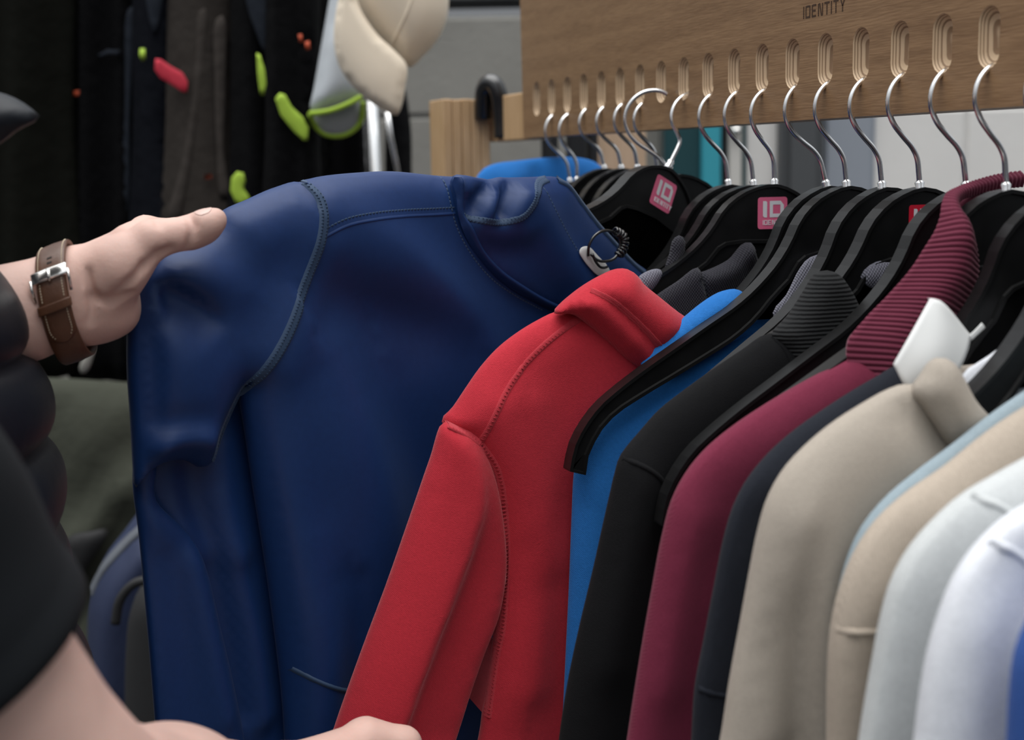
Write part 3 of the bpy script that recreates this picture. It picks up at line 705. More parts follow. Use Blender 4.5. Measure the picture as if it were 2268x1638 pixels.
hanger(12, 1830, 411, (1770, 189), 'black hanger carrying the red hoodie, its hook swung to the right', roll=-.06)
hanger(13, 1875, 411, (1842, 181), 'black hanger whose whole bare arm lies across the royal blue hoodie')
hanger(14, 1953, 414, (1920, 173), 'black hanger with a bare arm between the royal blue hoodie and the black sweatshirt', yaw=.02, roll=-.08)
hanger(15, 2037, 414, (2006, 163), 'black hanger with a partly hidden red sticker, carrying the black sweatshirt', yaw=.0, stick=(-.0005, -.024, .023, M['sticker_red'], 0))
hanger(16, 2140, 416, (2100, 153), 'black hanger with a bare arm between the black sweatshirt and the maroon jacket', yaw=-.05, roll=-.045)
hanger(17, 2228, 419, (2203, 143), 'black hanger standing inside the ribbed maroon collar')
hanger(18, 2345, 424, (2320, 132), 'black hanger at the right edge, its arm passing behind the white neck label', yaw=-.20, roll=-.15)
hanger(19, 2462, 430, (2432, 120), 'black hanger arm running into the beige sweatshirt collar', roll=-.14)
# the hanger that is pulled round with the navy jacket and the loose one behind it
JA = P(1480, 450, 1.255); JB = P(420, 600, .95)
PL8 = Plane(P(1478, 372, slot_depth(8) + .004), JA - JB)
e8 = [(1480, 373), (1492, 348), (1503, 325), (1507, 312), (1500, 292), (1490, 272), (1489, 250), (1498, 228), (1512, 214), (1527, 206)]
o8, R8 = place(1478, 374, PL8, math.radians(25), 0)
h8 = hanger(8, 1478, 374, None, 'black hanger tilted sideways with a slanting pink sticker, pulled out with the navy jacket', roll=math.radians(25), plane=PL8, stick=(.0005, -.0250, .0285, M['sticker']), hook=np.c_[np.zeros(8), np.linspace(0, .01, 8)])
for c in list(h8.children):
    if c.name.startswith(('hook', 'ferrule')): bpy.data.objects.remove(c)
p8 = np.array([onY(a, b, yi(8)) for a, b in e8]); f_ = np.linspace(0, 1, len(p8))[:, None]; p8 = p8 + (o8 - p8[0]) * (1 - f_)
p8 = catmull(p8, n=44); tube('hook', p8, .0020, M['chrome'], h8); tube('ferrule', [p8[0] + (p8[5] - p8[0]) * t for t in (-.2, .35, .5, .8, 1)], [.0042, .0042, .003, .0036, .0021], M['chrome'], h8, seg=12)
PL7 = Plane(P(1470, 380, slot_depth(7) - .012), RV + .35 * HV)
h7 = hanger(7, 1504, 385, None, 'black hanger just behind the tilted one, its unhooked hook curling in front of the board', plane=hplane(7.4), hook=np.c_[np.zeros(8), np.linspace(0, .01, 8)])
for c in list(h7.children):
    if c.name.startswith(('hook', 'ferrule')): bpy.data.objects.remove(c)
e7 = [(1486, 388), (1472, 364), (1458, 348), (1440, 335), (1412, 316), (1393, 294), (1385, 268), (1389, 242), (1404, 219), (1427, 204), (1452, 200), (1468, 203), (1480, 210)]
pl7 = Plane(onY(1440, 300, yi(7)) + np.array([-.024, -.012, 0]), RV); p7 = catmull(pl7.w(pl7.pts(e7)), n=50); p7[:6] += 0
tube('hook', p7, .0021, M['chrome'], h7)
# ================================================================== GARMENTS ON THE RAIL
def garm(name, label, cat, pl, px, py=1900, group='garments on the oak rail'):
    return thing(name, label, cat, pl.w(pl.px(px, py))[0], group)

# ---- navy jacket held out by the left hand
PJ = Plane(JB, JA - JB)
nj = garm('navy_jacket', 'dark navy softshell jacket pulled out to the left by the hand', 'jacket', PJ, 800, 1800)
body_out = [(700, 395), (730, 389), (800, 382), (880, 379), (985, 389), (1040, 392), (1100, 400), (1180, 470), (1260, 560), (1300, 640), (1420, 700), (1480, 900), (1500, 1300), (1500, 1850), (1000, 1850), (656, 1850), (648, 1700), (640, 1560), (622, 1400), (600, 1240), (576, 1090), (557, 960), (546, 885), (548, 848), (560, 822), (600, 745), (640, 655), (668, 570), (686, 500), (690, 440), (676, 404)]
nf = [([(690, 560), (660, 660), (600, 800)], [.004, .006, .004], .02, .02),
      ([(570, 900), (600, 1060), (640, 1240), (675, 1450), (700, 1700)], [.0, .004, .006, .006, .004], .02, .035),
      ([(720, 480), (860, 560), (1000, 700), (1100, 820)], [.006, .012, .012, .006], .025, .045),
      ([(690, 640), (850, 700), (1000, 760)], [-.005, -.012, -.006], .025, .03),
      ([(700, 800), (780, 980), (840, 1150), (870, 1350)], [.008, .016, .017, .012], .03, .05),
      ([(860, 860), (920, 1080), (950, 1300)], [-.006, -.010, -.008], .03, .05),
      ([(760, 1280), (775, 1400), (780, 1560)], [-.004, -.007, -.005], .012, .02),
      ([(690, 1200), (720, 1400), (730, 1600)], [.002, .005, .004], .02, .02)]
side = Puff(PJ, [(420, 820), (520, 800), (600, 860), (660, 1100), (720, 1400), (760, 1850), (560, 1850), (430, 1850), (412, 1638), (396, 1400), (378, 1180), (362, 1090), (368, 1010), (390, 900)], T=.012, w=.05, ds=.007, off=-.034,
            folds=[([(500, 1130), (545, 1260), (585, 1420), (610, 1600)], [.004, .009, .010, .009], .012, .014), ([(520, 1000), (530, 1100), (560, 1230)], .006, .012, .012), ([(455, 1060), (490, 1220), (530, 1400), (570, 1600)], -.006, .010, .010), ([(400, 1150), (440, 1190), (470, 1240)], .006, .012, .012)])
side.build('side_panel', M['navy'], nj)
low = Puff(PJ, [(334, 1000), (356, 1012), (372, 1040), (366, 1085), (372, 1120), (385, 1135), (428, 1176), (463, 1222), (486, 1282), (510, 1385), (540, 1515), (566, 1650), (590, 1850), (480, 1850), (385, 1850), (372, 1638), (353, 1400), (334, 1190), (323, 1105), (322, 1050)], T=.012, w=.022, ds=.0065, off=-.019, folds=[([(400, 1250), (420, 1450), (440, 1700)], -.006, .015, .02), ([(440, 1240), (480, 1420), (515, 1600)], .004, .012, .01)])
low.build('lower_sleeve', M['navy'], nj)
# sleeve head, overlapping the body, gathered at the hand
sl_out = [(676, 404), (690, 440), (686, 500), (668, 570), (640, 655), (600, 745), (560, 822), (548, 848), (522, 895), (492, 965), (474, 1030), (450, 1038), (425, 1024), (385, 1024), (345, 1042), (320, 1070), (311, 1086), (308, 1040), (302, 930), (295, 820), (297, 720), (306, 660), (318, 625), (340, 590), (375, 556), (430, 533), (480, 508), (505, 468), (560, 441), (620, 415)]
sf = [([(335, 640), (365, 640), (410, 665), (455, 700), (480, 730)], [-.004, -.014, -.012, -.007, -.001], .006, .022),
      ([(322, 720), (330, 800), (332, 900), (328, 1000)], [-.006, -.007, -.005, -.003], .006, .006),
      ([(340, 618), (375, 600), (430, 610), (500, 640)], [.004, .006, .006, .003], .018, .014),
      ([(350, 700), (400, 800), (430, 900)], [.004, .007, .005], .03, .03),
      ([(345, 985), (385, 970), (425, 968), (450, 975)], .007, .012, .010),
      ([(360, 940), (420, 935)], -.005, .012, .012),
      ([(520, 480), (560, 560), (600, 600)], .003, .03, .03),
      ([(500, 560), (560, 600), (620, 590)], -.003, .02, .02)]
SEWN = [(676, 398), (690, 440), (686, 500), (668, 570), (640, 655), (600, 745), (560, 822), (548, 848)]
body = Puff(PJ, body_out, T=.020, w=.034, ds=.0055, folds=nf + sf, off=-.008, joined=SEWN)
body.build('body', M['navy'], nj)
sleeve = Puff(PJ, sl_out, T=.020, w=.034, ds=.005, folds=sf + nf, off=-.008, joined=SEWN)
sv = sleeve.build('sleeve', M['navy'], nj)
arm_line = [(677, 403), (690, 440), (688, 492), (673, 562), (644, 648), (606, 738), (564, 818), (524, 896), (496, 962), (476, 1022)]
class Two:  # near face of whichever cloth is in front
    pass
def both_near(p):
    a = np.where(inside(p, body.poly), body.near(p), body.off); b = np.where(inside(p, sleeve.poly), sleeve.near(p), -1); return np.maximum(a, b)
seam = Puff(PJ, body_out, T=.02, w=.07, ds=.01); seam.near = lambda p, d=None: both_near(np.atleast_2d(p))
seam.strip('armhole_seam', arm_line, .0085, .0026, M['navy_stitch'], nj, prof=(0, .9, .55, .9, 0))
seam.stitches('armhole_stitching', arm_line, M['navy_stitch'], nj, pitch=.0024, length=.0028, r=.0006, offs=(-.002, .002), cross=True, lift=.0034)
yoke = [(688, 522), (740, 497), (800, 484), (870, 477), (940, 474), (988, 471)]
seam.strip('yoke_seam', yoke, .0040, .0009, M['navy'], nj, prof=(.0, 1, .9, .3, 0))
seam.stitches('yoke_stitching', [(690, 505), (740, 482), (800, 470), (870, 464), (940, 461), (985, 459)], M['navy_stitch'], nj, pitch=.0032, offs=(0,), lift=.001)
# hood / neck piece
hood_out = [(984, 390), (1010, 388), (1060, 397), (1085, 392), (1100, 393), (1150, 392), (1212, 392), (1232, 402), (1262, 440), (1300, 488), (1330, 520), (1375, 570), (1425, 612), (1440, 660), (1380, 720), (1290, 760), (1225, 700), (1170, 672), (1110, 640), (1060, 596), (1022, 545), (998, 495), (988, 440)]
hf = [([(1010, 470), (1030, 430), (1060, 402)], -.010, .008, .006), ([(1066, 470), (1080, 430), (1098, 398)], -.011, .006, .007), ([(1040, 470), (1052, 440), (1075, 405)], .004, .007, .006),
      ([(1090, 470), (1115, 430), (1150, 400)], .004, .012, .010), ([(1140, 460), (1180, 540), (1240, 620)], .008, .020, .030), ([(1010, 505), (1060, 520), (1110, 515)], .004, .012, .010),
      ([(1060, 545), (1120, 560), (1200, 650)], -.006, .02, .02)]
hood = Puff(PJ, hood_out, T=.016, w=.035, ds=.0045, folds=hf, off=.011)
ho_ = hood.build('hood', M['navy'], nj)
hood.strip('neck_piping', [(988, 392), (990, 430), (994, 470), (1012, 515), (1040, 560), (1080, 605), (1130, 640), (1180, 668), (1230, 690)], .006, .0030, M['navy'], nj)
seam.stitches('neck_stitching', [(980, 392), (980, 450), (986, 485), (1003, 528), (1032, 575), (1070, 617), (1120, 652), (1180, 684)], M['navy_stitch'], nj, pitch=.0032, lift=.001)
hood.strip('hood_coverstitch', [(1000, 478), (1030, 488), (1065, 491), (1098, 480), (1120, 455), (1136, 428), (1158, 405), (1182, 396)], .0058, .0016, M['navy_stitch'], nj, prof=(0, .9, .5, .9, 0))
hood.stitches('hood_stitching', [(1000, 478), (1030, 488), (1065, 491), (1098, 480), (1120, 455), (1136, 428), (1158, 405), (1182, 396)], M['navy_stitch'], nj, pitch=.0024, length=.0024, offs=(-.0016, .0016), cross=True, lift=.002)
hood.strip('hood_binding', [(1205, 396), (1228, 410), (1254, 446), (1290, 494), (1322, 530), (1366, 577), (1412, 617)], .0068, .0020, M['navy_stitch'], nj, prof=(0, 1, 1, 1, 0))
hood.stitches('hood_topstitch', [(1160, 418), (1175, 460), (1200, 510), (1230, 560), (1270, 610), (1310, 650)], M['navy_stitch'], nj, pitch=.0032, lift=.0008)
# kangaroo pocket seam low on the body
seam.strip('pocket_seam', [(640, 1478), (680, 1496), (720, 1510), (765, 1522)], .004, .0016, M['navy_stitch'], nj)
# inside of the far half seen through the tilted hanger
PJb = Plane(PL8.o - PL8.n * .022, PL8.a)
inn = Puff(PJb, [(1380, 560), (1440, 535), (1500, 500), (1560, 500), (1640, 560), (1640, 900), (1380, 900), (1370, 640)], T=.008, w=.03, ds=.01); inn.build('far_half', M['navy'], nj)
# white plastic tag and black elastic
PT = Plane(hood.W(hood.pl.px(1318, 572))[0] + PJ.n * .009, PJ.a)
tg_ = Puff(PT, [(1287, 549), (1296, 545), (1306, 547), (1325, 567), (1345, 588), (1351, 602), (1342, 612), (1325, 610), (1308, 595), (1290, 572), (1283, 558)], T=.0008, w=.002, ds=.0025); tgo = tg_.build('price_tag', M['tagwhite'], None)
tag(tgo, 'small white plastic tag looped to the navy hood edge', 'tag')
lp = PT.w(PT.pts([(1299, 566), (1297, 545), (1304, 524), (1322, 511), (1345, 513), (1358, 530), (1356, 556), (1345, 572), (1328, 578), (1312, 574), (1303, 562)]), np.array([.002, .004, .006, .007, .007, .008, .008, .008, .006, .005, .003]))
el = thing('elastic_cord', 'black elastic cord loop knotted through the white tag', 'cord', PT.w(PT.px(1330, 560))[0])
tube('loop', catmull(lp, n=60), .0013, M['rubber'], el, seg=8)
tube('tail', catmull(PT.w(PT.pts([(1303, 562), (1310, 578), (1320, 590), (1330, 592), (1336, 590)]), .005), n=20), .0012, M['rubber'], el, seg=8)
q = catmull(PT.pts([(1347, 512), (1360, 518), (1368, 530), (1366, 548), (1355, 566)]), n=120); tt = np.linspace(0, 9 * 2 * math.pi, 120); tn = np.gradient(q, axis=0); tn /= np.linalg.norm(tn, axis=1)[:, None]; nn = np.c_[-tn[:, 1], tn[:, 0]]
tube('knot', PT.w(q + nn * (.0034 * np.sin(tt))[:, None], .008 + .0034 * np.cos(tt)), .0013, M['rubber'], el, seg=7)

# ---- red hoodie
P12 = hplane(12.05)
rh = garm('red_hoodie', 'red fleece hoodie hanging in front of the navy jacket', 'hoodie', P12, 1200, 1800)
rb = Puff(P12, [(1230, 690), (1195, 706), (1150, 733), (1105, 768), (1065, 812), (1030, 862), (1003, 902), (978, 932), (1030, 985), (1060, 1030), (1085, 1100), (1100, 1200), (1100, 1320), (1090, 1430), (1075, 1540), (1066, 1600), (1062, 1800), (1500, 1800), (1560, 1300), (1560, 950), (1480, 800), (1400, 720), (1310, 680)], T=.017, w=.035, ds=.005, off=0,
          folds=[([(1150, 900), (1170, 1100), (1180, 1300), (1160, 1500)], .006, .02, .03), ([(1080, 900), (1100, 1000), (1125, 1150)], [.004, .004, .002], .015, .02), ([(1215, 1300), (1225, 1638)], -.004, .02, .02)])
rb.build('body', M['red'], rh)
rs = Puff(P12, [(976, 930), (1010, 944), (1050, 972), (1078, 1025), (1096, 1090), (1108, 1180), (1110, 1260), (1096, 1350), (1062, 1440), (1034, 1520), (1012, 1590), (990, 1660), (975, 1720), (700, 1720), (735, 1602), (765, 1515), (805, 1405), (850, 1285), (900, 1142), (945, 1012)], T=.016, w=.024, ds=.0048, off=.009,
          folds=[([(1030, 1010), (1042, 1090), (1012, 1200), (968, 1310), (920, 1430), (872, 1560), (840, 1660)], [.002, .006, .010, .012, .013, .013, .013], .005, .028),
                 ([(1075, 1110), (1060, 1230), (1030, 1350), (990, 1470), (960, 1600)], [-.002, -.006, -.006, -.006, -.006], .02, .02)])
rs.build('sleeve', M['red'], rh)
rc_out = [(1213, 690), (1226, 672), (1248, 652), (1280, 628), (1318, 606), (1352, 592), (1376, 594), (1394, 608), (1404, 622), (1440, 652), (1480, 684), (1508, 704), (1518, 720), (1470, 765), (1435, 800), (1416, 815), (1380, 800), (1330, 755), (1290, 718), (1252, 692)]
rc = Puff(P12, rc_out, T=.019, w=.022, ds=.0042, off=.013, folds=[([(1286, 640), (1330, 672), (1370, 710), (1410, 752), (1440, 785)], [-.003, -.004, -.004, -.004, -.003], .004, .006), ([(1320, 622), (1372, 668), (1430, 716)], .004, .012, .012), ([(1262, 668), (1310, 700), (1360, 750)], .003, .012, .012)])
rc.build('hood_roll', M['red'], rh)
rc.strip('hood_seam', [(1282, 636), (1318, 658), (1354, 688), (1392, 724), (1424, 758), (1444, 782)], .0048, .0016, M['red_stitch'], rh, prof=(0, 1, .3, 1, 0))
for nm, ob, ln in (('shoulder_seam', rb, [(1272, 702), (1230, 728), (1180, 768), (1130, 820), (1092, 875), (1066, 930), (1050, 972)]), ('armhole_seam', rb, [(1052, 975), (1082, 1022), (1098, 1075), (1108, 1150), (1112, 1220), (1110, 1300), (1104, 1380), (1092, 1450), (1082, 1520), (1074, 1580)])):
    u_ = Puff(P12, [(900, 600), (1500, 600), (1500, 1700), (900, 1700)], T=.02, w=.02, ds=.02); u_.near = lambda p, d=None: np.maximum(np.where(inside(np.atleast_2d(p), rb.poly), rb.near(p), -1), np.where(inside(np.atleast_2d(p), rs.poly), rs.near(p), -1))
    u_.strip(nm, ln, .0050, .0014, M['red_stitch'], rh, prof=(0, 1, .5, 1, 0))
    u_.stitches(nm.replace('seam', 'stitching'), ln, M['red_stitch'], rh, pitch=.0030, length=.0038, r=.0007, cross=True, lift=.0024)
u_.strip('cap_seam', [(981, 934), (1002, 944), (1025, 954), (1050, 973)], .0048, .0022, M['red_stitch'], rh)
u_.stitches('cap_stitching', [(981, 934), (1002, 944), (1025, 954), (1050, 973)], M['red_stitch'], rh, pitch=.0028, length=.0038, cross=True, lift=.003)

# ---- charcoal polo at the sticker hanger
P11 = Plane((0, yi(11), 0), (1, 0, 0))
cp = garm('charcoal_polo', 'dark charcoal pique polo, its collar open under the pink stickered hanger', 'polo shirt', P11, 1550, 1500)
Puff(P11, [(1496, 606), (1506, 562), (1514, 532), (1528, 523), (1538, 532), (1536, 575), (1532, 606)], T=.006, w=.008, ds=.004, off=-.018).build('collar_back_edge', M['charcoal'], cp)
c_ = Puff(P11, [(1380, 700), (1430, 672), (1490, 640), (1540, 630), (1620, 622), (1690, 600), (1760, 640), (1800, 760), (1780, 1300), (1780, 1700), (1330, 1700), (1330, 1000)], T=.005, w=.02, ds=.010, off=.006); c_.build('body', M['charcoal'], cp)
a_ = Puff(P11, [(1396, 690), (1438, 652), (1486, 620), (1531, 590), (1540, 618), (1548, 655), (1560, 695), (1540, 760), (1440, 800), (1380, 760)], T=.006, w=.010, ds=.0045, off=.012, folds=[([(1530, 600), (1542, 650), (1553, 690)], .003, .004, .006)]); a_.build('collar_wing', M['charcoal'], cp)
a_.stitches('collar_stitching', [(1534, 602), (1544, 645), (1556, 692)], M['charcoal'], cp, pitch=.004, lift=.001)
b_ = Puff(P11, [(1534, 606), (1552, 598), (1580, 586), (1606, 571), (1622, 552), (1634, 539), (1646, 535), (1655, 538), (1660, 552), (1667, 572), (1678, 580), (1694, 570), (1712, 552), (1740, 600), (1710, 690), (1640, 740), (1560, 740), (1544, 680)], T=.007, w=.012, ds=.0045, off=.008, folds=[([(1645, 538), (1652, 560), (1664, 580)], .005, .007, .006), ([(1560, 612), (1606, 596), (1636, 566)], .004, .008, .010), ([(1672, 584), (1640, 640), (1600, 690)], -.006, .012, .015)]); b_.build('collar_fold', M['charcoal'], cp)
d_ = Puff(P11, [(1408, 616), (1424, 602), (1450, 594), (1462, 600), (1440, 640), (1412, 652)], T=.006, w=.01, ds=.004, off=.004); d_.build('collar_tip', M['greyknit'], cp)
# grey pique shirt behind the bare blue-hoodie hanger
P125 = Plane((0, yi(12.45), 0), (1, 0, 0))
gp = garm('grey_pique_shirt', 'grey pique shirt glimpsed through the openings of the near hangers', 'shirt', P125, 1750, 1400)
Puff(P125, [(1690, 660), (1735, 600), (1790, 566), (1850, 556), (1925, 578), (1962, 566), (1990, 592), (2000, 680), (1900, 900), (1880, 1400), (1700, 1400), (1690, 800)], T=.006, w=.02, ds=.008).build('body', M['greyknit'], gp)
for pl_, o_ in ((Plane((0, yi(13.3), 0), (1, 0, 0)), [(1712, 692), (1742, 652), (1768, 600), (1790, 572), (1818, 562), (1850, 560), (1850, 700), (1740, 740)]), (Plane((0, yi(15.1), 0), (1, 0, 0)), [(1906, 612), (1922, 590), (1950, 577), (1978, 580), (1984, 604), (1956, 640), (1918, 632)])):
    Puff(pl_, o_, T=.004, w=.01, ds=.006).build('fold', M['greyknit'], gp)
Puff(P12, [(1925, 650), (1948, 622), (1966, 600), (1990, 610), (2000, 660), (1960, 720)], T=.010, w=.012, ds=.005, off=-.006).build('far_hood_roll', M['red'], rh)

# ---- royal blue hoodie, slipped off its arm
P13 = Plane((0, yi(12.62), 0), (1, 0, 0))
bh_ = garm('blue_hoodie', 'royal blue hoodie slipped off its bare black hanger arm', 'hoodie', P13, 1400, 1800)
bb = Puff(P13, [(1272, 1050), (1282, 985), (1320, 925), (1390, 868), (1470, 820), (1560, 770), (1650, 725), (1740, 720), (1800, 780), (1800, 1250), (1800, 1800), (1236, 1800), (1245, 1638), (1254, 1450), (1262, 1280), (1267, 1150)], T=.014, w=.030, ds=.006, folds=[([(1560, 800), (1620, 770), (1680, 735)], .004, .008, .012), ([(1640, 790), (1690, 750)], -.005, .008, .008), ([(1300, 1100), (1300, 1400), (1290, 1600)], .003, .02, .02)])
bb.build('body', M['blue'], bh_)
br = Puff(P13, [(1420, 816), (1432, 790), (1456, 760), (1492, 726), (1530, 692), (1566, 664), (1600, 645), (1632, 640), (1654, 652), (1690, 672), (1724, 690), (1716, 706), (1690, 740), (1640, 760), (1570, 775), (1500, 800), (1450, 826)], T=.012, w=.018, ds=.0045, off=-.001, folds=[([(1436, 806), (1480, 772), (1540, 742), (1600, 712), (1650, 690)], [-.003, -.005, -.005, -.005, -.004], .006, .005), ([(1470, 790), (1540, 758), (1600, 735)], .004, .008, .008), ([(1480, 750), (1540, 705), (1600, 668)], .003, .012, .012)])
br.build('hood_roll', M['blue'], bh_)
bb.stitches('shoulder_stitching', [(1530, 800), (1550, 806), (1558, 830)], M['blue'], bh_, pitch=.003, length=.003, cross=True, lift=.0015)

# ---- black sweatshirt with ribbed collar
P15 = Plane((0, yi(15.15), 0), (1, 0, 0))
bs = garm('black_sweatshirt', 'black sweatshirt with ribbed collar beside the royal blue hoodie', 'sweatshirt', P15, 1500, 1800)
kb = Puff(P15, [(1705, 738), (1650, 772), (1590, 812), (1520, 862), (1462, 908), (1420, 955), (1390, 990), (1374, 1014), (1366, 1040), (1345, 1130), (1315, 1265), (1284, 1395), (1258, 1520), (1240, 1640), (1220, 1800), (1800, 1800), (1860, 1200), (1900, 850), (1830, 760)], T=.016, w=.028, ds=.006, folds=[([(1470, 1110), (1452, 1250), (1430, 1400), (1410, 1638)], [-.004, -.007, -.008, -.008], .010, .02), ([(1400, 1080), (1370, 1250), (1340, 1450)], .005, .02, .02)])
kb.build('body', M['black'], bs)
kc_ = Puff(P15, [(1700, 742), (1740, 694), (1775, 640), (1798, 604), (1820, 597), (1845, 606), (1868, 636), (1888, 676), (1898, 702), (1890, 730), (1840, 770), (1780, 806), (1738, 838), (1728, 800), (1716, 764)], T=.013, w=.016, ds=.005, off=.006); kc_.build('ribbed_collar', M['blackrib'], bs)
kd_ = Puff(P15, [(1880, 650), (1905, 628), (1940, 650), (1960, 700), (1900, 760)], T=.008, w=.012, ds=.006, off=-.02); kd_.build('collar_inside', M['blackrib'], bs)
kb.strip('armhole_seam', [(1376, 1012), (1410, 1026), (1440, 1050), (1462, 1090), (1472, 1130)], .004, .0018, M['black'], bs)
kb.strip('collar_seam', [(1702, 742), (1716, 764), (1728, 800), (1738, 838)], .004, .0016, M['black'], bs)

# ---- maroon jacket with tall ribbed collar
P17 = Plane((0, yi(17.12), 0), (1, 0, 0))
mj = garm('maroon_jacket', 'maroon fleece jacket with a tall ribbed collar', 'jacket', P17, 1700, 1800)
mb = Puff(P17, [(1890, 792), (1840, 815), (1770, 852), (1690, 900), (1620, 948), (1565, 995), (1524, 1045), (1492, 1105), (1470, 1185), (1448, 1300), (1425, 1430), (1404, 1560), (1392, 1640), (1370, 1800), (1950, 1800), (2000, 1200), (2060, 900), (1980, 820)], T=.016, w=.028, ds=.006, folds=[([(1560, 1120), (1530, 1300), (1500, 1500), (1480, 1638)], [-.003, -.006, -.007, -.007], .02, .02), ([(1600, 1080), (1620, 1200)], [-.003, -.004], .03, .03), ([(1510, 1150), (1480, 1300), (1450, 1500)], .004, .02, .015)])
mb.build('body', M['maroon'], mj)
def pw(pl, L, offs): return pl.w(pl.pts(L), np.broadcast_to(offs, (len(L),)))
Lr = [(1886, 870), (1874, 820), (1876, 752), (1910, 706), (1960, 655), (2010, 598), (2042, 550), (2066, 512), (2082, 480), (2094, 455), (2116, 432), (2163, 417), (2220, 404), (2290, 388), (2350, 380)]
Rr = [(2010, 880), (2050, 820), (2090, 745), (2118, 692), (2144, 640), (2155, 612), (2155, 570), (2147, 530), (2138, 500), (2132, 478), (2136, 462), (2166, 446), (2224, 432), (2290, 420), (2350, 414)]
Md = [((a[0] + b[0]) / 2, (a[1] + b[1]) / 2 - 5) for a, b in zip(Lr, Rr)]
bo = np.r_[np.zeros(8), -.002, -.006, -.012, -.022, -.032, -.038, -.040]
rib = lambda k: (lambda t, s: .0014 * np.abs(np.sin(math.pi * k * t)) ** .8)
loft('ribbed_collar', [pw(P17, Lr, .002 + bo), pw(P17, Md, np.r_[np.full(8, .016), .014, .010, .008, .006, .006, .006, .006] + bo), pw(P17, Rr, .004 + bo)], 460, 16, M['maroonrib'], mj, rib(64), thick=.005)
Puff(P17, [(2165, 470), (2300, 440), (2320, 700), (2300, 880), (2150, 880), (2140, 700)], T=.004, w=.02, ds=.012, off=-.030).build('collar_inside', M['maroonrib'], mj)

# ---- dark slate sweatshirt, beige sweatshirt with white label
P175 = Plane((0, yi(18.05), 0), (1, 0, 0))
ds_ = garm('slate_sweatshirt', 'dark slate sweatshirt squeezed between the maroon jacket and the beige sweatshirt', 'sweatshirt', P175, 1800, 1800)
db = Puff(P175, [(2000, 805), (1956, 828), (1900, 860), (1830, 905), (1760, 955), (1700, 1010), (1655, 1068), (1625, 1130), (1604, 1205), (1585, 1300), (1562, 1420), (1542, 1525), (1535, 1640), (1525, 1800), (2100, 1800), (2100, 900), (2060, 830)], T=.015, w=.025, ds=.008, folds=[([(1660, 1150), (1620, 1350), (1590, 1600)], -.005, .02, .02)]); db.build('body', M['slate'], ds_)
db.strip('sleeve_seam', [(1540, 1520), (1570, 1527), (1620, 1532)], .004, .0015, M['slate'], ds_)
P18 = Plane((0, yi(19.1), 0), (1, 0, 0))
bg_ = garm('beige_sweatshirt', 'beige sweatshirt with a white neck label', 'sweatshirt', P18, 1900, 1800)
gb = Puff(P18, [(2020, 850), (1980, 858), (1920, 890), (1850, 935), (1790, 985), (1740, 1040), (1704, 1105), (1682, 1180), (1664, 1270), (1642, 1390), (1620, 1510), (1600, 1640), (1570, 1800), (2150, 1800), (2250, 1300), (2300, 1000), (2180, 940), (2090, 960), (2050, 900)], T=.018, w=.035, ds=.0065, folds=[([(1800, 1070), (1776, 1160), (1760, 1270), (1752, 1400), (1758, 1638)], [.0, -.003, -.009, -.016, -.017], .006, .03), ([(1730, 1150), (1715, 1350), (1700, 1600)], .006, .02, .02), ([(1990, 900), (2040, 960), (2075, 1010)], -.006, .01, .014)])
gb.build('body', M['beige'], bg_)
gc = Puff(P18, [(1998, 862), (2020, 826), (2044, 792), (2062, 786), (2084, 798), (2104, 832), (2128, 876), (2160, 912), (2172, 926), (2130, 958), (2094, 990), (2070, 968), (2045, 930), (2020, 894)], T=.013, w=.016, ds=.005, off=.010, folds=[([(2020, 860), (2060, 920), (2100, 975)], -.002, .004, .004)]); gc.build('neck_band', M['beige'], bg_)
ge = Puff(P18, [(2090, 850), (2140, 832), (2210, 824), (2290, 826), (2290, 900), (2240, 960), (2180, 940), (2120, 900)], T=.008, w=.02, ds=.007, off=-.030); ge.build('neck_inside', M['beige'], bg_)
gs = Puff(P18, [(2170, 790), (2230, 770), (2300, 740), (2300, 830), (2200, 830)], T=.006, w=.02, ds=.008, off=-.045)
PLb = Plane((0, yi(18.5), 0), (1, 0, 0))
wl = loft('neck_label', [pw(PLb, [(1952, 800), (1985, 750), (2020, 706), (2060, 660)], [.012, .010, .006, 0]), pw(PLb, [(1975, 850), (2020, 796), (2060, 742), (2075, 664)], [.014, .016, .012, .003]), pw(PLb, [(2030, 880), (2090, 820), (2125, 770), (2146, 742)], [.010, .012, .008, .002])], 20, 14, M['labelwhite'], bg_, thick=.0008)
loft('label_fold', [pw(PLb, [(2060, 660), (2085, 672), (2112, 690)], -.002), pw(PLb, [(2090, 694), (2102, 702), (2108, 706)], -.002)], 8, 6, M['labelwhite'], bg_, thick=.0008)
loft('label_tail', [pw(PLb, [(2140, 742), (2155, 728), (2168, 714)], .003), pw(PLb, [(2145, 752), (2160, 738), (2175, 724)], .003)], 8, 4, M['labelwhite'], bg_, thick=.0008)
# white shirt whose neck shows behind the last hanger arm
P179 = Plane((0, yi(18.75), 0), (1, 0, 0))

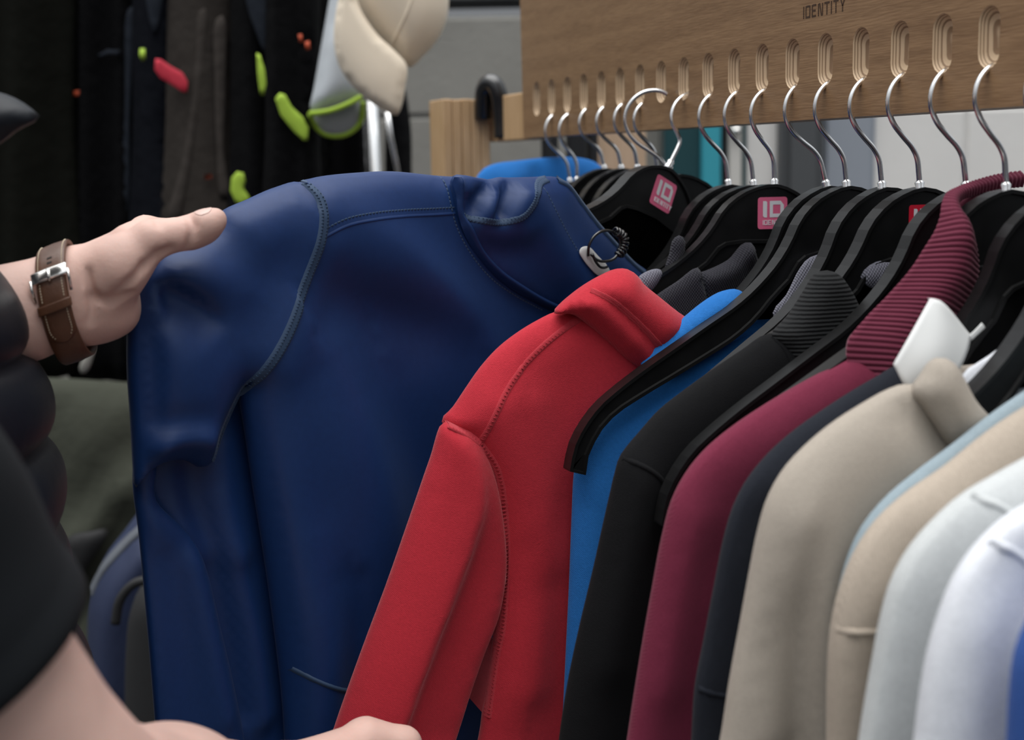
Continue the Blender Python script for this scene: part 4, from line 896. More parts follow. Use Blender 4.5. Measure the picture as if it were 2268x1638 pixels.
# ---- near garments running out of the frame at the right
def simple(i, name, label, cat, out, m_, folds=(), seams=(), T=.016, w=.03, ds=.008):
    pl = Plane((0, yi(i), 0), (1, 0, 0)); r = garm(name, label, cat, pl, out[len(out) // 2][0] + 200, 1800)
    b = Puff(pl, out, T=T, w=w, ds=ds, folds=folds); b.build('body', m_, r)
    for nm, l in seams: b.strip(nm, l, .0045, .0018, m_, r)
    return r, b, pl
tail = lambda x: [(x, 1800), (2600, 1800), (2600, 900)]
simple(19.75, 'pale_blue_shirt', 'pale blue shirt showing as a thin edge beside the tan sweatshirt', 'shirt', [(2420, 780), (2268, 868), (2190, 922), (2110, 985), (2030, 1045), (1960, 1105), (1908, 1172), (1874, 1252), (1853, 1342), (1841, 1440), (1835, 1540), (1834, 1640)] + tail(1835), M['paleblue'], w=.02, T=.010)
r_, tb, tp = simple(20.3, 'tan_sweatshirt', 'tan sweatshirt with a seam low on its sleeve', 'sweatshirt', [(2420, 830), (2268, 905), (2180, 965), (2100, 1030), (2016, 1088), (1948, 1150), (1897, 1226), (1864, 1308), (1844, 1400), (1837, 1500), (1836, 1640)] + tail(1838), M['tan'], folds=[([(1990, 1200), (1950, 1310), (1930, 1420), (1920, 1638)], [-.003, -.006, -.009, -.010], .012, .02), ([(1900, 1300), (1885, 1450), (1880, 1638)], .004, .02, .02)], seams=[('sleeve_seam', [(1846, 1390), (1880, 1386), (1935, 1384)])])
simple(21.25, 'light_grey_sweatshirt', 'light grey melange sweatshirt beside the white one', 'sweatshirt', [(2420, 940), (2268, 1018), (2200, 1056), (2140, 1092), (2080, 1145), (2020, 1215), (1980, 1290), (1955, 1380), (1938, 1470), (1922, 1560), (1908, 1650)] + tail(1890), M['lightgrey'], folds=[([(2110, 1200), (2060, 1350), (2030, 1500), (2010, 1638)], [-.004, -.007, -.008, -.008], .02, .03)], seams=[('shoulder_seam', [(2140, 1092), (2180, 1108), (2215, 1140), (2240, 1175)])])
simple(22.2, 'white_sweatshirt', 'white sweatshirt at the right edge of the photo', 'sweatshirt', [(2420, 1060), (2268, 1122), (2215, 1160), (2165, 1212), (2120, 1280), (2088, 1360), (2062, 1450), (2044, 1550), (2032, 1650)] + tail(2015), M['white'], folds=[([(2240, 1300), (2190, 1420), (2150, 1638)], -.008, .02, .03), ([(2130, 1400), (2110, 1638)], .004, .02, .02)], seams=[('shoulder_seam', [(2180, 1192), (2225, 1215), (2268, 1255), (2300, 1300)])])
simple(23.0, 'cobalt_sweatshirt', 'cobalt blue garment in the lower right corner', 'sweatshirt', [(2420, 1250), (2330, 1310), (2285, 1380), (2258, 1450), (2246, 1540), (2240, 1650)] + [(2235, 1800), (2600, 1800), (2600, 1300)], M['cobalt'])
ws = garm('white_shirt', 'white shirt neck glimpsed behind the rightmost hanger arm', 'shirt', PLb, 2240, 1700)
Puff(Plane((0, yi(18.72), 0), (1, 0, 0)), [(2128, 836), (2190, 788), (2268, 732), (2340, 690), (2380, 800), (2400, 1500), (2150, 1500), (2120, 1000)], T=.005, w=.012, ds=.008).build('body', M['white'], ws)
# bright blue jacket beyond the end of the rail
yb = Y0 - .005
Pb = Plane((0, yb, 0), (1, 0, 0))
jb = garm('bright_blue_jacket', 'bright blue jacket hanging behind the first two hanger hooks', 'jacket', Pb, 1200, 1500)
Puff(Pb, [(1040, 440), (1064, 380), (1090, 364), (1150, 355), (1220, 348), (1290, 350), (1326, 364), (1345, 400), (1400, 700), (1400, 1500), (1000, 1500), (1000, 800)], T=.02, w=.04, ds=.008, folds=[([(1180, 365), (1190, 420)], -.006, .012, .012), ([(1130, 380), (1120, 440)], .005, .015, .015)]).build('body', M['blue'], jb)
# ================================================================== PERSON (mostly outside the frame, to the left)
def rp(px_, d): return px_ * d / F
S = Sdf()
# left arm: upper arm, forearm (two cones for its flat oval), hand seen from the palm
shL = P(-430, 430, .98); elL = P(-340, 800, .84)
S.chain([shL, elL], [.058, .043], .03)
S.cone(elL, P(150, 617, .905), .036, rp(59, .9), .02).cone(elL, P(160, 690, .905), .034, rp(60, .9), .02)
S.cone(P(60, 700, .90), P(160, 662, .905), .026, .019, .02)
S.cone(P(150, 617, .905), P(285, 560, .944), rp(57, .9), rp(58, .93), .012)
S.cone(P(155, 655, .905), P(310, 618, .958), rp(60, .9), rp(52, .94), .014)
S.cone(P(165, 690, .905), P(290, 685, .952), rp(56, .9), rp(54, .93), .012)
S.ell(P(225, 692, .916), (.022, .017, .016), .02)                                # heel of the hand
S.chain([P(195, 628, .902), P(262, 590, .899), P(335, 532, .905)], [rp(40, .9), rp(48, .9), rp(41, .9)], .022)  # thenar, thumb
S.chain([P(335, 530, .902), P(425, 514, .916), P(452, 503, .918), P(476, 487, .918)], [rp(43, .9), rp(36, .91), rp(34.5, .91), rp(27.5, .91)], .005)
S.ell(P(460, 496, .915), (.0096, .0096, .0092), .004)
S.chain([P(285, 535, .93), P(322, 512, .956), P(392, 512, .978), P(450, 540, .985), P(490, 560, .985)], [rp(40, .93), rp(33, .95), rp(28, .97), rp(26, .98), rp(22, .98)], .005)
S.chain([P(285, 575, .952), P(330, 565, .972), P(405, 575, .985), P(480, 600, .99)], [rp(40, .93), rp(32, .95), rp(29, .98), rp(24, .98)], .005)
S.chain([P(285, 620, .955), P(325, 620, .974), P(395, 640, .985), P(465, 660, .99)], [rp(38, .93), rp(31, .95), rp(27, .98), rp(23, .98)], .005)
S.chain([P(280, 668, .952), P(318, 680, .968), P(375, 705, .98), P(430, 720, .985)], [rp(38, .93), rp(29, .95), rp(25, .98), rp(21, .98)], .005)
# right arm
shR = CAM + RW @ np.array([-.312, .045, -.47]); elR = P(105, 1790, .60); wrR = P(612, 1742, .875)
S.chain([shR, elR], [.058, .048], .03)
S.chain([elR, P(370, 1800, .73), wrR], [.043, .043, .0245], .02)
S.cone(wrR, P(800, 1655, .935), .0235, rp(56, .93), .012).cone(wrR, P(790, 1715, .93), .022, rp(55, .93), .012).cone(wrR, P(770, 1780, .925), .021, rp(50, .92), .012)
S.chain([P(812, 1640, .938), P(893, 1648, .945), P(880, 1712, .962), P(835, 1738, .962)], [rp(54, .93), rp(38, .94), rp(28, .95), rp(24, .95)], .006)
S.chain([P(800, 1700, .935), P(885, 1722, .945), P(868, 1785, .962), P(820, 1800, .962)], [rp(48, .93), rp(33, .94), rp(28, .95), rp(24, .95)], .006)
S.chain([P(790, 1755, .93), P(865, 1790, .94), P(848, 1850, .957), P(800, 1860, .957)], [rp(45, .93), rp(31, .94), rp(27, .95), rp(23, .95)], .006)
S.chain([P(770, 1805, .925), P(835, 1848, .935), P(820, 1900, .95), P(780, 1905, .95)], [rp(42, .92), rp(28, .93), rp(24, .94), rp(20, .94)], .006)
S.chain([P(640, 1745, .86), P(730, 1790, .87), P(800, 1815, .90), P(850, 1810, .92)], [rp(45, .86), rp(42, .88), rp(32, .9), rp(25, .92)], .008)
# shoulders, chest, neck, head
tcx = CAM + RV * -.49 + HV * .80 + np.array([0, 0, .0])
S.chain([shR, tcx + np.array([0, 0, .045]), shL], [.062, .075, .062], .04)
S.cone(tcx, tcx + np.array([0, 0, -.25]), .125, .13, .06)
hd = tcx + HV * -.01 + RV * .06 + np.array([0, 0, .29])
S.cone(tcx + np.array([0, 0, .05]), hd + np.array([0, 0, -.05]), .058, .055, .03)
fwd = RV; sid = HV
Rh = np.c_[fwd, sid, [0, 0, 1.]]
S.ell(hd + np.array([0, 0, .03]), (.098, .078, .098), .02, Rh).ell(hd + fwd * .028 + np.array([0, 0, -.055]), (.066, .058, .068), .03, Rh)
S.cone(hd + fwd * .092 + np.array([0, 0, .012]), hd + fwd * .108 + np.array([0, 0, -.026]), .008, .013, .012)
for sg in (-1, 1):
    S.ell(hd + sid * sg * .079 + np.array([0, 0, -.005]) - fwd * .01, (.017, .009, .031), .006, Rh)
    S.cone(hd + fwd * .084 + sid * sg * .018 + np.array([0, 0, .027]), hd + fwd * .074 + sid * sg * .046 + np.array([0, 0, .026]), .009, .007, .01)
S.cone(hd + fwd * .082 + sid * -.02 + np.array([0, 0, -.058]), hd + fwd * .082 + sid * .02 + np.array([0, 0, -.058]), .009, .009, .006)
allp = np.array([q for t in S.pr if t[0] == 'c' for q in (t[1], t[2])] + [hd + [0, 0, .1]])
lo, hi = allp.min(0) - .14, allp.max(0) + .14
for ln, r_ in (([(418, 478), (428, 500), (424, 528), (414, 548)], .0016), ([(250, 655), (285, 628), (318, 590), (352, 562), (376, 552)], .0024), ([(205, 655), (245, 668), (290, 650)], .0020), ([(196, 600), (204, 660), (200, 715)], .0018), ([(345, 488), (352, 500)], .0010)):
    g3 = []
    for q_ in ln:
        r0 = nrm(ray(*q_)); t_ = np.linspace(.80, 1.02, 400); dv = S(CAM + t_[:, None] * r0 * 1.0 / abs(RW.T @ r0 @ np.array([0, 0, 1])) ); j_ = int(np.argmax(dv < 0)); g3.append(CAM + t_[j_] * r0 / abs(RW.T @ r0 @ np.array([0, 0, 1])))
    for a_, b_ in zip(g3[:-1], g3[1:]): S.pr.append(('g', a_, b_, r_, r_, .004))
V, Q = S.mesh(lo, hi, .0021)
feet = np.array([tcx[0], tcx[1], 0.0])
person = thing('person', 'person in black top and quilted vest holding the navy jacket and red sleeve', 'person', feet)
bodym = mesh_obj('body', V, Q, M['skin'], person)
sm = bodym.modifiers.new('smooth', 'SMOOTH'); sm.factor = .5; sm.iterations = 3
# thumb nail
def on_skin(c, d): return c + d * S.surf(c, d)
tn_c = P(466, 492, .917); ax_t = nrm(P(480, 484, .918) - P(430, 512, .916)); up_t = nrm(RW @ np.array([-.45, .75, .42])); up_t = nrm(up_t - ax_t * (up_t @ ax_t)); sd_t = np.cross(ax_t, up_t)
V = []; nu, nv = 9, 9
for i in range(nu):
    for j in range(nv):
        v = (j / (nv - 1) - .5) * 1.35; u = (i / (nu - 1) - .5) * .0115 * math.sqrt(max(.12, 1 - (v / .74) ** 2))
        d = nrm(up_t * math.cos(v) + sd_t * math.sin(v)); c0 = tn_c + ax_t * u; r = S.surf(c0, d, 0, .03); V.append(c0 + d * (r + .0001))
mesh_obj('thumb_nail', V, [[i * nv + j, i * nv + j + 1, (i + 1) * nv + j + 1, (i + 1) * nv + j] for i in range(nu - 1) for j in range(nv - 1)], mat('nail', (.66, .45, .39), .32), person)
# eyes, hair
for sg in (-1, 1):
    bmk = bmesh.new(); bmesh.ops.create_uvsphere(bmk, u_segments=12, v_segments=8, radius=.012)
    ey = mesh_obj('eye', np.array([v.co[:] for v in bmk.verts]) + hd + fwd * .075 + sid * sg * .031 + np.array([0, 0, .008]), [[v.index for v in f.verts] for f in bmk.faces], M['eyewhite'], person); bmk.free()
    bmk = bmesh.new(); bmesh.ops.create_uvsphere(bmk, u_segments=10, v_segments=6, radius=.006)
    mesh_obj('iris', np.array([v.co[:] for v in bmk.verts]) + hd + fwd * .0825 + sid * sg * .031 + np.array([0, 0, .008]), [[v.index for v in f.verts] for f in bmk.faces], M['iris'], ey); bmk.free()
H = Sdf().ell(hd + np.array([0, 0, .045]) - fwd * .012, (.102, .085, .098), .02, Rh).ell(hd - fwd * .045 + np.array([0, 0, -.01]), (.065, .075, .08), .02, Rh).ell(hd + fwd * .085 + np.array([0, 0, -.02]), (.08, .11, .085), .02, Rh, sub=True)
V, Q = H.mesh(hd - .17, hd + .18, .006); mesh_obj('hair', V, Q, M['hair'], person)

# clothing: sleeve tubes around the upper arms
def sleeve_tube(name, a, b, r0, r1, m_, parent, wr=.004, n=60, seg=56, skew=0, ph=0, hem=.012):
    ax = nrm(b - a); u = nrm(np.cross(ax, [0, 0, 1.])); v = np.cross(ax, u); L = np.linalg.norm(b - a); V = []; Fc = []
    for k in range(n):
        t = k / (n - 1)
        for j in range(seg):
            g = 2 * math.pi * j / seg; d = u * math.cos(g) + v * math.sin(g)
            r = r0 + (r1 - r0) * t + wr * (math.sin(9 * t + 2.2 * math.cos(g + ph)) * .6 + math.sin(17 * t + 3 * math.sin(g + 1) + ph) * .4) * math.sin(math.pi * min(1, t * 1.1)) * 1.0
            if t < .30: r *= math.sqrt(max(.0, 1 - (1 - t / .30) ** 2))
            if L * (1 - t) < hem: r += .0014
            V.append(a + ax * (L * t + skew * math.cos(g + ph) * t) + d * r)
    for j in range(seg): V.append(np.array(V[(n - 1) * seg + j]) - (nrm(u * math.cos(2 * math.pi * j / seg) + v * math.sin(2 * math.pi * j / seg))) * .0025)
    for j in range(seg): V.append(np.array(V[n * seg + j]) - ax * .03)
    for k in range(n + 1):
        for j in range(seg): Fc.append([k * seg + j, k * seg + (j + 1) % seg, (k + 1) * seg + (j + 1) % seg, (k + 1) * seg + j])
    return fixn(mesh_obj(name, V, Fc, m_, parent))
hemR = shR + (elR - shR) * .70
sleeve_tube('shirt_sleeve', shR - nrm(elR - shR) * .085, hemR, .085, .066, M['blackcloth'], person, wr=.008)
hemL = shL + (elL - shL) * .7
sleeve_tube('shirt_sleeve', shL - nrm(elL - shL) * .085, hemL, .078, .060, M['blackcloth'], person, wr=.005, ph=1.5)
# quilted vest: stacked padded rings
cz = lambda z: tcx + RV * (-.005 + .035 * max(0, min(1, (1.42 - z) / .3))) + np.array([0, 0, z - tcx[2]])
V = []; Fc = []; zs = np.arange(.86, 1.505, .0055); seg = 96; ht = .062; z00 = P(100, 840, .76)[2]
for z in zs:
    ph = ((z - z00) / ht) % 1; bul = .016 * math.sqrt(max(0, 1 - (2 * ph - 1) ** 2)); cap = 1 if z < 1.27 else max(.30, math.sqrt(max(0, 1 - ((z - 1.27) / .24) ** 2)))
    for j in range(seg):
        g = 2 * math.pi * j / seg; rx = .165 * cap; ry = .215 * cap
        w_ = 1 + .02 * math.sin(5 * g + z * 30)
        V.append(cz(z) + RV * ((rx + bul) * math.cos(g) * w_) + HV * ((ry + bul) * math.sin(g) * w_))
for k in range(len(zs) - 1):
    for j in range(seg): Fc.append([k * seg + j, k * seg + (j + 1) % seg, (k + 1) * seg + (j + 1) % seg, (k + 1) * seg + j])
fixn(mesh_obj('vest', V, Fc, M['puffer'], person))
PC = face_plane(.80)
col_ = Puff(PC, [(-200, 170), (-80, 190), (0, 206), (38, 222), (66, 240), (88, 260), (70, 274), (40, 290), (10, 316), (-30, 340), (-200, 400)], T=.012, w=.02, ds=.006, folds=[([(-60, 230), (0, 250), (50, 262)], .004, .012, .008)], tilt=(.0, -.35)); col_.build('collar_flap', M['puffer'], person)
# trousers and shoes below the frame
TR = Sdf(); hip = cz(.9); 
for sg in (-1, 1):
    a = hip + HV * sg * .09; k_ = np.array([a[0], a[1], .5]) + RV * .03; f_ = np.array([a[0], a[1], .07]); TR.chain([a, k_, f_], [.105, .075, .062], .03)
TR.cone(hip + HV * -.06 + [0, 0, .02], hip + HV * .06 + [0, 0, .02], .13, .13, .04)
V, Q = TR.mesh(hip - [.35, .35, .9], hip + [.35, .35, .2], .012); mesh_obj('trousers', V, Q, M['denim'], person)
SH = Sdf()
for sg in (-1, 1):
    a = hip + HV * sg * .09; c0 = np.array([a[0], a[1], .05]); SH.cone(c0 - RV * .05, c0 + RV * .15 - [0, 0, .012], .045, .036, .02)
V, Q = SH.mesh(feet - [.4, .4, .05], feet + [.4, .4, .2], .008); V[:, 2] = np.maximum(V[:, 2], .002); mesh_obj('shoes', V, Q, M['bagblack'], person)

# ---- wristwatch strap around the left wrist
wc = P(140, 655, .903); wax = nrm(P(240, 612, .906) - P(40, 688, .898)); wu = nrm(RW @ np.array([0, 0, 1.]) ); wu = nrm(wu - wax * (wu @ wax)); wv = np.cross(wax, wu)
if proj(wc + wv * .03)[1] < proj(wc)[1]: wv = -wv                       # wv points down in the picture
NW = 96; ang = np.linspace(-math.pi, math.pi, NW, endpoint=False); rad = np.array([max(S.surf(wc + wax * o, wu * math.cos(a) + wv * math.sin(a), .008, .07) for o in (-.008, 0, .008)) for a in ang])
rad = np.array([rad[(np.arange(k - 5, k + 6)) % NW].max() for k in range(NW)]); rad = np.array([rad[(np.arange(k - 3, k + 4)) % NW].mean() for k in range(NW)]) + .0006
SKEW = -.0075
def ring(a, o, lift): r = np.interp((a + math.pi) % (2 * math.pi), np.r_[ang + math.pi, 2 * math.pi], np.r_[rad, rad[0]]); return wc + wax * (o + SKEW * math.sin(a)) + (wu * math.cos(a) + wv * math.sin(a)) * (r + lift)
watch = thing('wristwatch', 'brown leather watch strap with steel buckle on the wrist', 'watch', wc)
def band(name, a0, a1, hw, l0, l1, m_, n=80, taper=None, parent=None, edge=.0006):
    V = []; Fc = []; prof = [(-1, l0), (-1, l1 - edge), (-.93, l1), (-.5, l1 + edge * .6), (0, l1 + edge), (.5, l1 + edge * .6), (.93, l1), (1, l1 - edge), (1, l0)]
    for a in np.linspace(a0, a1, n):
        h = hw * (taper(a) if taper else 1)
        for (x, l) in prof: V.append(ring(a, x * h, l))
    k = len(prof)
    for i in range(n - 1):
        for j in range(k): Fc.append([i * k + j, i * k + (j + 1) % k, (i + 1) * k + (j + 1) % k, (i + 1) * k + j])
    Fc += [list(range(k))[::-1], [(n - 1) * k + j for j in range(k)]]
    return fixn(mesh_obj(name, V, Fc, m_, parent or watch))
def ang_at(py):                                                         # angle on the visible side that lies at a picture height
    A = np.linspace(-1.5, 1.5, 301); y = np.array([proj(ring(a, 0, .002))[1] for a in A]); return A[np.argmin(np.abs(y - py))]
aB = ang_at(612); aK = ang_at(678); aE = ang_at(752); HWID = .0100
band('strap', -math.pi * .985, math.pi * .985, HWID, 0, .0018, M['leather'], n=140)
band('strap_tongue', aB + .06, aE, HWID * .93, .0018, .0036, M['leather'], n=70, taper=lambda a: 1 if a < aE - .22 else math.sqrt(max(.04, 1 - ((a - aE + .22) / .235) ** 2)))
band('keeper_loop', aK - .075, aK + .075, HWID * 1.10, .0010, .0056, M['leather'], n=8)
# buckle: frame of four bars and a prong
def bar(name, pts_, r, parent): return tube(name, np.array(pts_), r, M['steel'], parent, seg=10)
bk = band('buckle', aB - .11, aB + .08, HWID * 1.20, .0030, .0060, M['steel'], n=10)
bar('buckle_side', [ring(aB, HWID * 1.22, .005), ring(aB + .15, HWID * 1.24, .0045), ring(aB + .38, HWID * 1.2, .001)], .0011, bk); bar('buckle_side', [ring(aB, -HWID * 1.22, .005), ring(aB + .15, -HWID * 1.24, .0045), ring(aB + .38, -HWID * 1.2, .001)], .0011, bk)
bar('prong', [ring(aB - .09, 0, .0066), ring(aB + .03, 0, .0068), ring(aB + .12, 0, .005)], .0011, bk)
hs = []
for py in (572, 582, 596, 635, 652, 668, 702):
    a = ang_at(py); up_ = .0040 if a > aB else .0026; w_ = .0016; da = .022
    V = [ring(a - da, -w_, up_), ring(a - da, w_, up_), ring(a + da, w_, up_), ring(a + da, -w_, up_), ring(a - da, -w_, up_ - .002), ring(a - da, w_, up_ - .002), ring(a + da, w_, up_ - .002), ring(a + da, -w_, up_ - .002)]
    mesh_obj('strap_hole', V, [[0, 1, 2, 3], [0, 1, 5, 4], [1, 2, 6, 5], [2, 3, 7, 6], [3, 0, 4, 7]], M['hole'], watch, smooth=False)
V = []; Fc = []
def dash(a, o, l, da=.017, w_=.00028):
    k = len(V); V.extend([ring(a - da, o - w_, l - .0004), ring(a - da, o + w_, l - .0004), ring(a + da, o + w_, l - .0004), ring(a + da, o - w_, l - .0004), ring(a, o, l + .0002)]); Fc.extend([[k, k + 1, k + 4], [k + 1, k + 2, k + 4], [k + 2, k + 3, k + 4], [k + 3, k, k + 4]])
for a in np.arange(-1.5, aB - .08, .05):
    for sg in (-1, 1): dash(a, sg * HWID * .80, .0024)
for a in np.arange(aB + .12, aE - .08, .05):
    if abs(a - aK) < .10: continue
    tp = 1 if a < aE - .3 else math.sqrt(max(.05, 1 - ((a - aE + .3) / .26) ** 2))
    for sg in (-1, 1): dash(a, sg * HWID * .72 * tp, .0042)
mesh_obj('strap_stitching', V, Fc, M['thread'], watch)
cs = Sdf().cone(ring(math.pi, 0, .004), ring(math.pi, 0, .0055), .0165, .0165, .002); V, Q = cs.mesh(ring(math.pi, 0, .004) - .03, ring(math.pi, 0, .004) + .03, .002); mesh_obj('watch_case', V, Q, M['steel'], watch)
# ================================================================== BACKGROUND STOCK
PB = face_plane(2.30)
rack = thing('clothes_rack', 'chrome clothes rack carrying the dark workwear', 'clothes rack', PB.w([PB.px(838, 300)[0], 0])[0])
zr = PB.px(300, -330)[1]
pc = PB.px(836, 300)[0]
tube('upright_tube', [PB.w([pc - .02, 0], .02)[0], PB.w([pc - .004, .9], .02)[0], PB.w([pc - .012, zr], .02)[0]], .0145, M['chrome'], rack, seg=16)
tube('stay_rod', [PB.w(PB.px(862, 250), .03)[0], PB.w(PB.px(868, 300), .03)[0], PB.w(PB.px(888, 400), .03)[0]], .004, M['chrome'], rack, seg=8)
tube('hanging_rail', [PB.w([PB.px(-700, 300)[0], zr])[0], PB.w([pc + .01, zr])[0]], .014, M['chrome'], rack, seg=12)
lf = PB.px(-690, 300)[0]; tube('upright_tube', [PB.w([lf, 0])[0], PB.w([lf, zr])[0]], .0145, M['chrome'], rack, seg=12)
def vf(x0, x1, y0, y1, n, a=.022, w=.018):
    L = []
    for k in range(n):
        x = x0 + (x1 - x0) * (k + .5) / n + random.uniform(-6, 6); d = random.uniform(-14, 14); sgn = a if k % 2 else -a
        L.append(([(x, y0), (x + d * .5, (y0 + y1) / 2), (x + d, y1)], sgn * random.uniform(.7, 1.2), w, w))
    return L
def work(label, name, cat, x0, x1, d, m_, ybot=835, n=4, top=-330, straps=(), panels=(), skew=0, T=.05):
    pl = face_plane(d); r = thing(name, label, cat, pl.w(pl.px((x0 + x1) / 2, ybot))[0], 'dark workwear on the chrome rack')
    xm = (x0 + x1) / 2; hw = (x1 - x0) / 2
    o = [(xm - hw * .25, top), (xm + hw * .25, top), (x1 - hw * .1, top + 90), (x1, top + 200), (x1 + skew, (top + ybot) / 2), (x1 + skew * 2 - 4, ybot), (xm, ybot + 6), (x0 + 4 - skew * 2, ybot), (x0 - skew, (top + ybot) / 2), (x0, top + 200), (x0 + hw * .1, top + 90)]
    b = Puff(pl, o, T=T, w=.055, ds=.016, folds=vf(x0, x1, top + 150, ybot, n)); b.build('body', m_, r)
    for nm, poly, m2 in panels: Puff(pl, poly, T=.009, w=.02, ds=.012, off=T - .003).build(nm, m2, r)
    for nm, poly, m2 in straps: Puff(pl, poly, T=.002, w=.004, ds=.006, off=T + .010, sharp=True).build(nm, m2, r)
    return r
work('olive black coat at the far left of the rack', 'work_coat', 'coat', -160, 170, 2.25, M['work_olive'], ybot=820, n=5)
work('black jacket with a small orange tab on the rack', 'work_jacket', 'jacket', 150, 318, 2.30, M['work_black'], n=4, straps=[('orange_tab', [(185, 206), (224, 203), (226, 214), (186, 217)], M['orange']), ('zip_pull', [(240, 128), (262, 116), (290, 118), (288, 128), (262, 126), (244, 134)], M['work_slate'])], panels=[('lit_fold', [(160, -20), (172, -20), (170, 200), (166, 480), (156, 480), (158, 200)], M['work_navy']), ('lit_fold', [(300, 30), (312, 20), (306, 250), (296, 480), (284, 480), (294, 250)], M['work_slate'])])  # narrow slate and navy strips paint light on the folds as paler colour
work('blue black jacket with a slate panel and a tiny lime tab', 'work_jacket', 'jacket', 296, 400, 2.24, M['work_navy'], n=4, straps=[('lime_tab', [(332, 114), (343, 114), (345, 138), (336, 142), (331, 130)], M['lime'])], panels=[('shoulder_panel', [(343, -40), (378, -40), (372, 40), (360, 85), (350, 60)], M['work_slate'])])
work('brown grey jacket with a red webbing loop', 'work_jacket', 'jacket', 376, 522, 2.21, M['work_brown'], n=8, skew=8, straps=[('red_loop', [(366, 136), (378, 138), (400, 153), (424, 166), (436, 186), (434, 210), (424, 208), (400, 192), (376, 178), (364, 160)], M['redweb']), ('red_tag', [(470, 386), (486, 384), (488, 394), (472, 396)], M['orange'])], panels=[('lit_fold', [(455, 30), (470, 20), (467, 150), (453, 260), (432, 400), (408, 490), (388, 490), (418, 360), (438, 240), (449, 120)], M['work_brown_lit']), ('lit_fold', [(492, 50), (509, 40), (513, 200), (510, 330), (520, 440), (504, 440), (493, 320), (489, 180)], M['work_brown_lit'])])  # lighter brown strips stand for light caught by the fold ridges
work('black jacket with a slate upper panel and a curled lime loop', 'work_jacket', 'jacket', 512, 606, 2.17, M['work_black'], n=5, straps=[('lime_loop', [(527, 420), (530, 392), (542, 379), (556, 382), (560, 400), (556, 415), (572, 440), (556, 452), (540, 448)], M['lime'])], panels=[('shoulder_panel', [(552, -60), (618, -60), (612, 60), (600, 125), (580, 80), (560, 20)], M['work_slate'])])
work('black trousers with two lime webbing strips', 'work_trousers', 'trousers', 588, 708, 2.13, M['work_black'], n=4, straps=[('lime_strip', [(584, 124), (592, 128), (602, 160), (605, 190), (600, 216), (592, 214), (586, 170)], M['lime']), ('lime_strip', [(624, 222), (634, 210), (646, 214), (660, 240), (684, 262), (696, 285), (694, 312), (684, 312), (660, 288), (636, 258)], M['lime']), ('orange_dot', [(674, 84), (682, 84), (684, 100), (676, 102)], M['orange']), ('orange_dot', [(688, 100), (698, 98), (700, 116), (690, 118)], M['orange'])])
work('black jacket hanging beside the chrome upright', 'work_jacket', 'jacket', 690, 818, 2.34, M['work_black'], n=4)
work('black garment hanging to the right of the chrome upright', 'work_jacket', 'jacket', 852, 912, 2.42, M['work_black'], n=2, top=180, ybot=800)
# white shirt sleeve with lime edging
PW = face_plane(2.08)
wh = thing('white_lime_sleeve', 'white garment with lime green edging beside the beige cap', 'garment', PW.w(PW.px(745, 300))[0])
wi = Puff(PW, [(690, 250), (740, 246), (798, 222), (804, 238), (796, 268), (776, 290), (748, 300), (716, 297), (697, 282)], T=.01, w=.02, ds=.008, off=-.02); wi.build('lining', M['greyin'], wh)
wb = Puff(PW, [(752, -240), (790, -240), (820, 0), (812, 150), (800, 214), (770, 234), (735, 244), (690, 248), (686, 240), (694, 200), (708, 120), (722, 40), (738, -60)], T=.03, w=.04, ds=.010, off=0, folds=[([(745, 100), (730, 240)], .006, .02, .02)]); wb.build('sleeve', M['hiwhite'], wh)
tube('lime_edging', catmull(PW.w(PW.pts([(690, 252), (715, 251), (742, 246), (772, 234), (802, 216)]), np.array([.012, .03, .034, .03, .016])), n=40), .0042, M['lime'], wh, seg=8)
tube('lime_edging', catmull(PW.w(PW.pts([(689, 254), (696, 280), (716, 296), (748, 300), (776, 290), (797, 266), (803, 226)]), np.array([.012, -.015, -.018, -.018, -.018, -.016, .0])), n=40), .0042, M['lime'], wh, seg=8)
# beige cap
PK = face_plane(1.95)
cpb = thing('baseball_cap', 'beige baseball cap hung brim down above the chrome upright', 'cap', PK.w(PK.px(870, 255))[0])
Puff(PK, [(772, -60), (790, 10), (822, 62), (862, 108), (905, 150), (940, 122), (972, 84), (990, 40), (994, -10), (984, -90), (930, -150), (850, -150), (790, -110)], T=.055, w=.085, ds=.008, off=0).build('crown', M['capbeige'], cpb)
bp_ = Puff(PK, [(775, -60), (760, -5), (750, 50), (748, 100), (758, 148), (786, 192), (826, 228), (862, 250), (884, 258), (894, 240), (902, 200), (906, 150), (880, 118), (842, 82), (808, 32), (790, -20)], T=.006, w=.012, ds=.007, off=.042, folds=[([(768, 10), (780, 100), (830, 190), (880, 240)], [.012, .016, .014, .006], .05, .04)], Tb=.006); bp_.build('brim', M['capbeige'], cpb)
cq = Puff(PK, [(772, -60), (790, 10), (822, 62), (862, 108), (905, 150), (940, 122), (972, 84), (990, 40), (994, -10), (984, -90), (930, -150), (850, -150), (790, -110)], T=.055, w=.085, ds=.02); cq.strip('panel_seam', [(868, 105), (905, 40), (930, -40), (935, -120)], .004, .002, M['capbeige'], cpb)
tube('hang_peg', [PK.w(PK.px(870, -60), -.03)[0], PB.w([pc - .012, PK.px(870, -60)[1] + .02], .02)[0]], .006, M['chrome'], rack, seg=8)
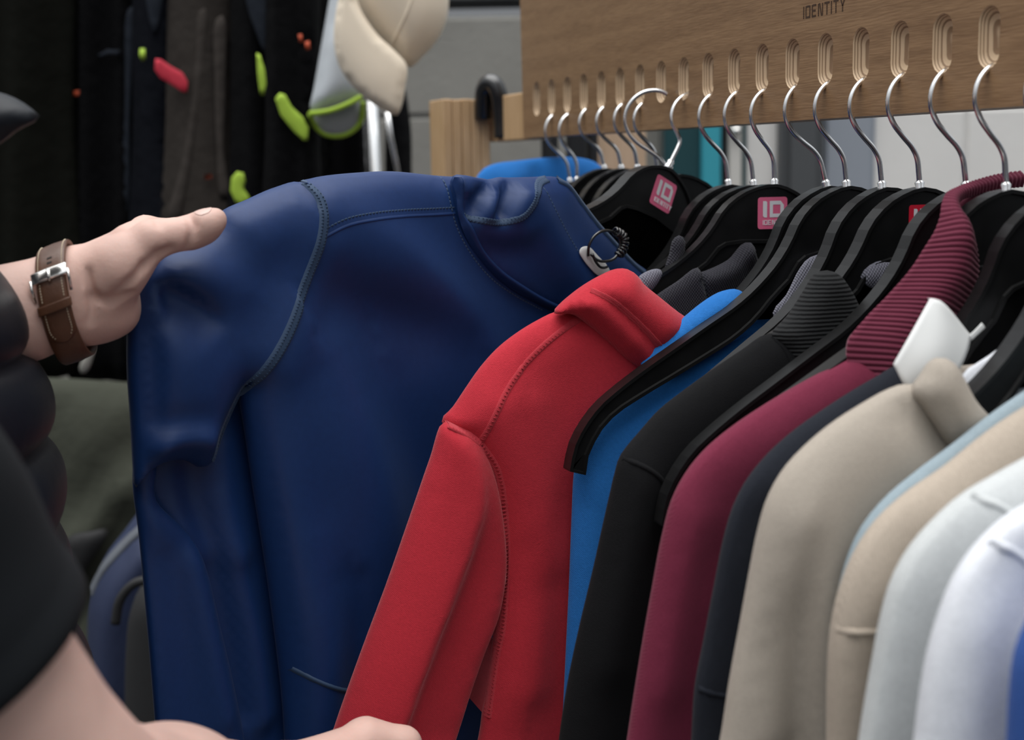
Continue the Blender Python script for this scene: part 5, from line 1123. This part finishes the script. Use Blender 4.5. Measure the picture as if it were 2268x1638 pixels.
# olive cloth below the rack
PO = face_plane(2.05)
ol = thing('olive_cloth', 'olive drab cloth draped below the dark workwear', 'cloth', PO.w(PO.px(200, 1900))[0])
Puff(PO, [(-300, 850), (0, 836), (120, 836), (220, 842), (320, 850), (420, 870), (520, 1000), (520, 1500), (520, 1900), (-300, 1900), (-320, 1300)], T=.05, w=.10, ds=.02, folds=[([(300, 1060), (240, 1140), (160, 1230)], .02, .03, .03), ([(130, 920), (110, 1100), (90, 1250)], -.014, .04, .04), ([(290, 1130), (230, 1260), (180, 1340)], -.02, .03, .03), ([(330, 950), (250, 1050), (200, 1110)], -.012, .03, .03)]).build('drape', M['olive'], ol)
PS = face_plane(1.98)
gst = Puff(PS, [(178, 826), (176, 812), (190, 782), (202, 764), (210, 770), (206, 792), (192, 824)], T=.008, w=.012, ds=.008); o = gst.build('cord_end', mat('grey_cord', (.30, .29, .26), .8), None); tag(o, 'pale grey cord end hanging below the wristwatch', 'cord')
fl_ = Puff(PS, [(150, 1190), (200, 1176), (240, 1172), (225, 1210), (190, 1260), (170, 1300), (140, 1280)], T=.010, w=.015, ds=.01); o = fl_.build('black_flap', M['bagblack'], None); tag(o, 'black pointed flap in front of the olive cloth', 'flap')
# bags low down behind the arms
PG = face_plane(1.80)
bg1 = thing('blue_bag', 'navy blue bag with grey piping behind the forearm', 'bag', PG.w(PG.px(300, 1900))[0])
b1 = Puff(PG, [(200, 1330), (215, 1270), (240, 1220), (275, 1175), (310, 1130), (360, 1090), (480, 1080), (560, 1300), (560, 1900), (240, 1900), (205, 1600)], T=.07, w=.10, ds=.016, folds=[([(350, 1200), (300, 1260), (270, 1340), (262, 1500)], .018, .02, .02)]); b1.build('body', M['bagblue'], bg1)
b1.strip('piping', [(212, 1300), (232, 1258), (262, 1220), (300, 1180), (345, 1140)], .012, .006, M['baggrey'], bg1)
PG2 = face_plane(1.70)
bg2 = thing('black_bag', 'black bag in front of the navy blue bag', 'bag', PG2.w(PG2.px(400, 1900))[0])
b2 = Puff(PG2, [(282, 1420), (290, 1350), (310, 1300), (340, 1270), (400, 1255), (560, 1280), (600, 1500), (600, 1900), (300, 1900), (280, 1600)], T=.06, w=.08, ds=.016); b2.build('body', M['bagblack'], bg2)
tube('carry_loop', catmull(PG2.w(PG2.pts([(290, 1340), (300, 1290), (330, 1255), (370, 1245)]), .07), n=20), .006, M['bagblack'], bg2, seg=8)
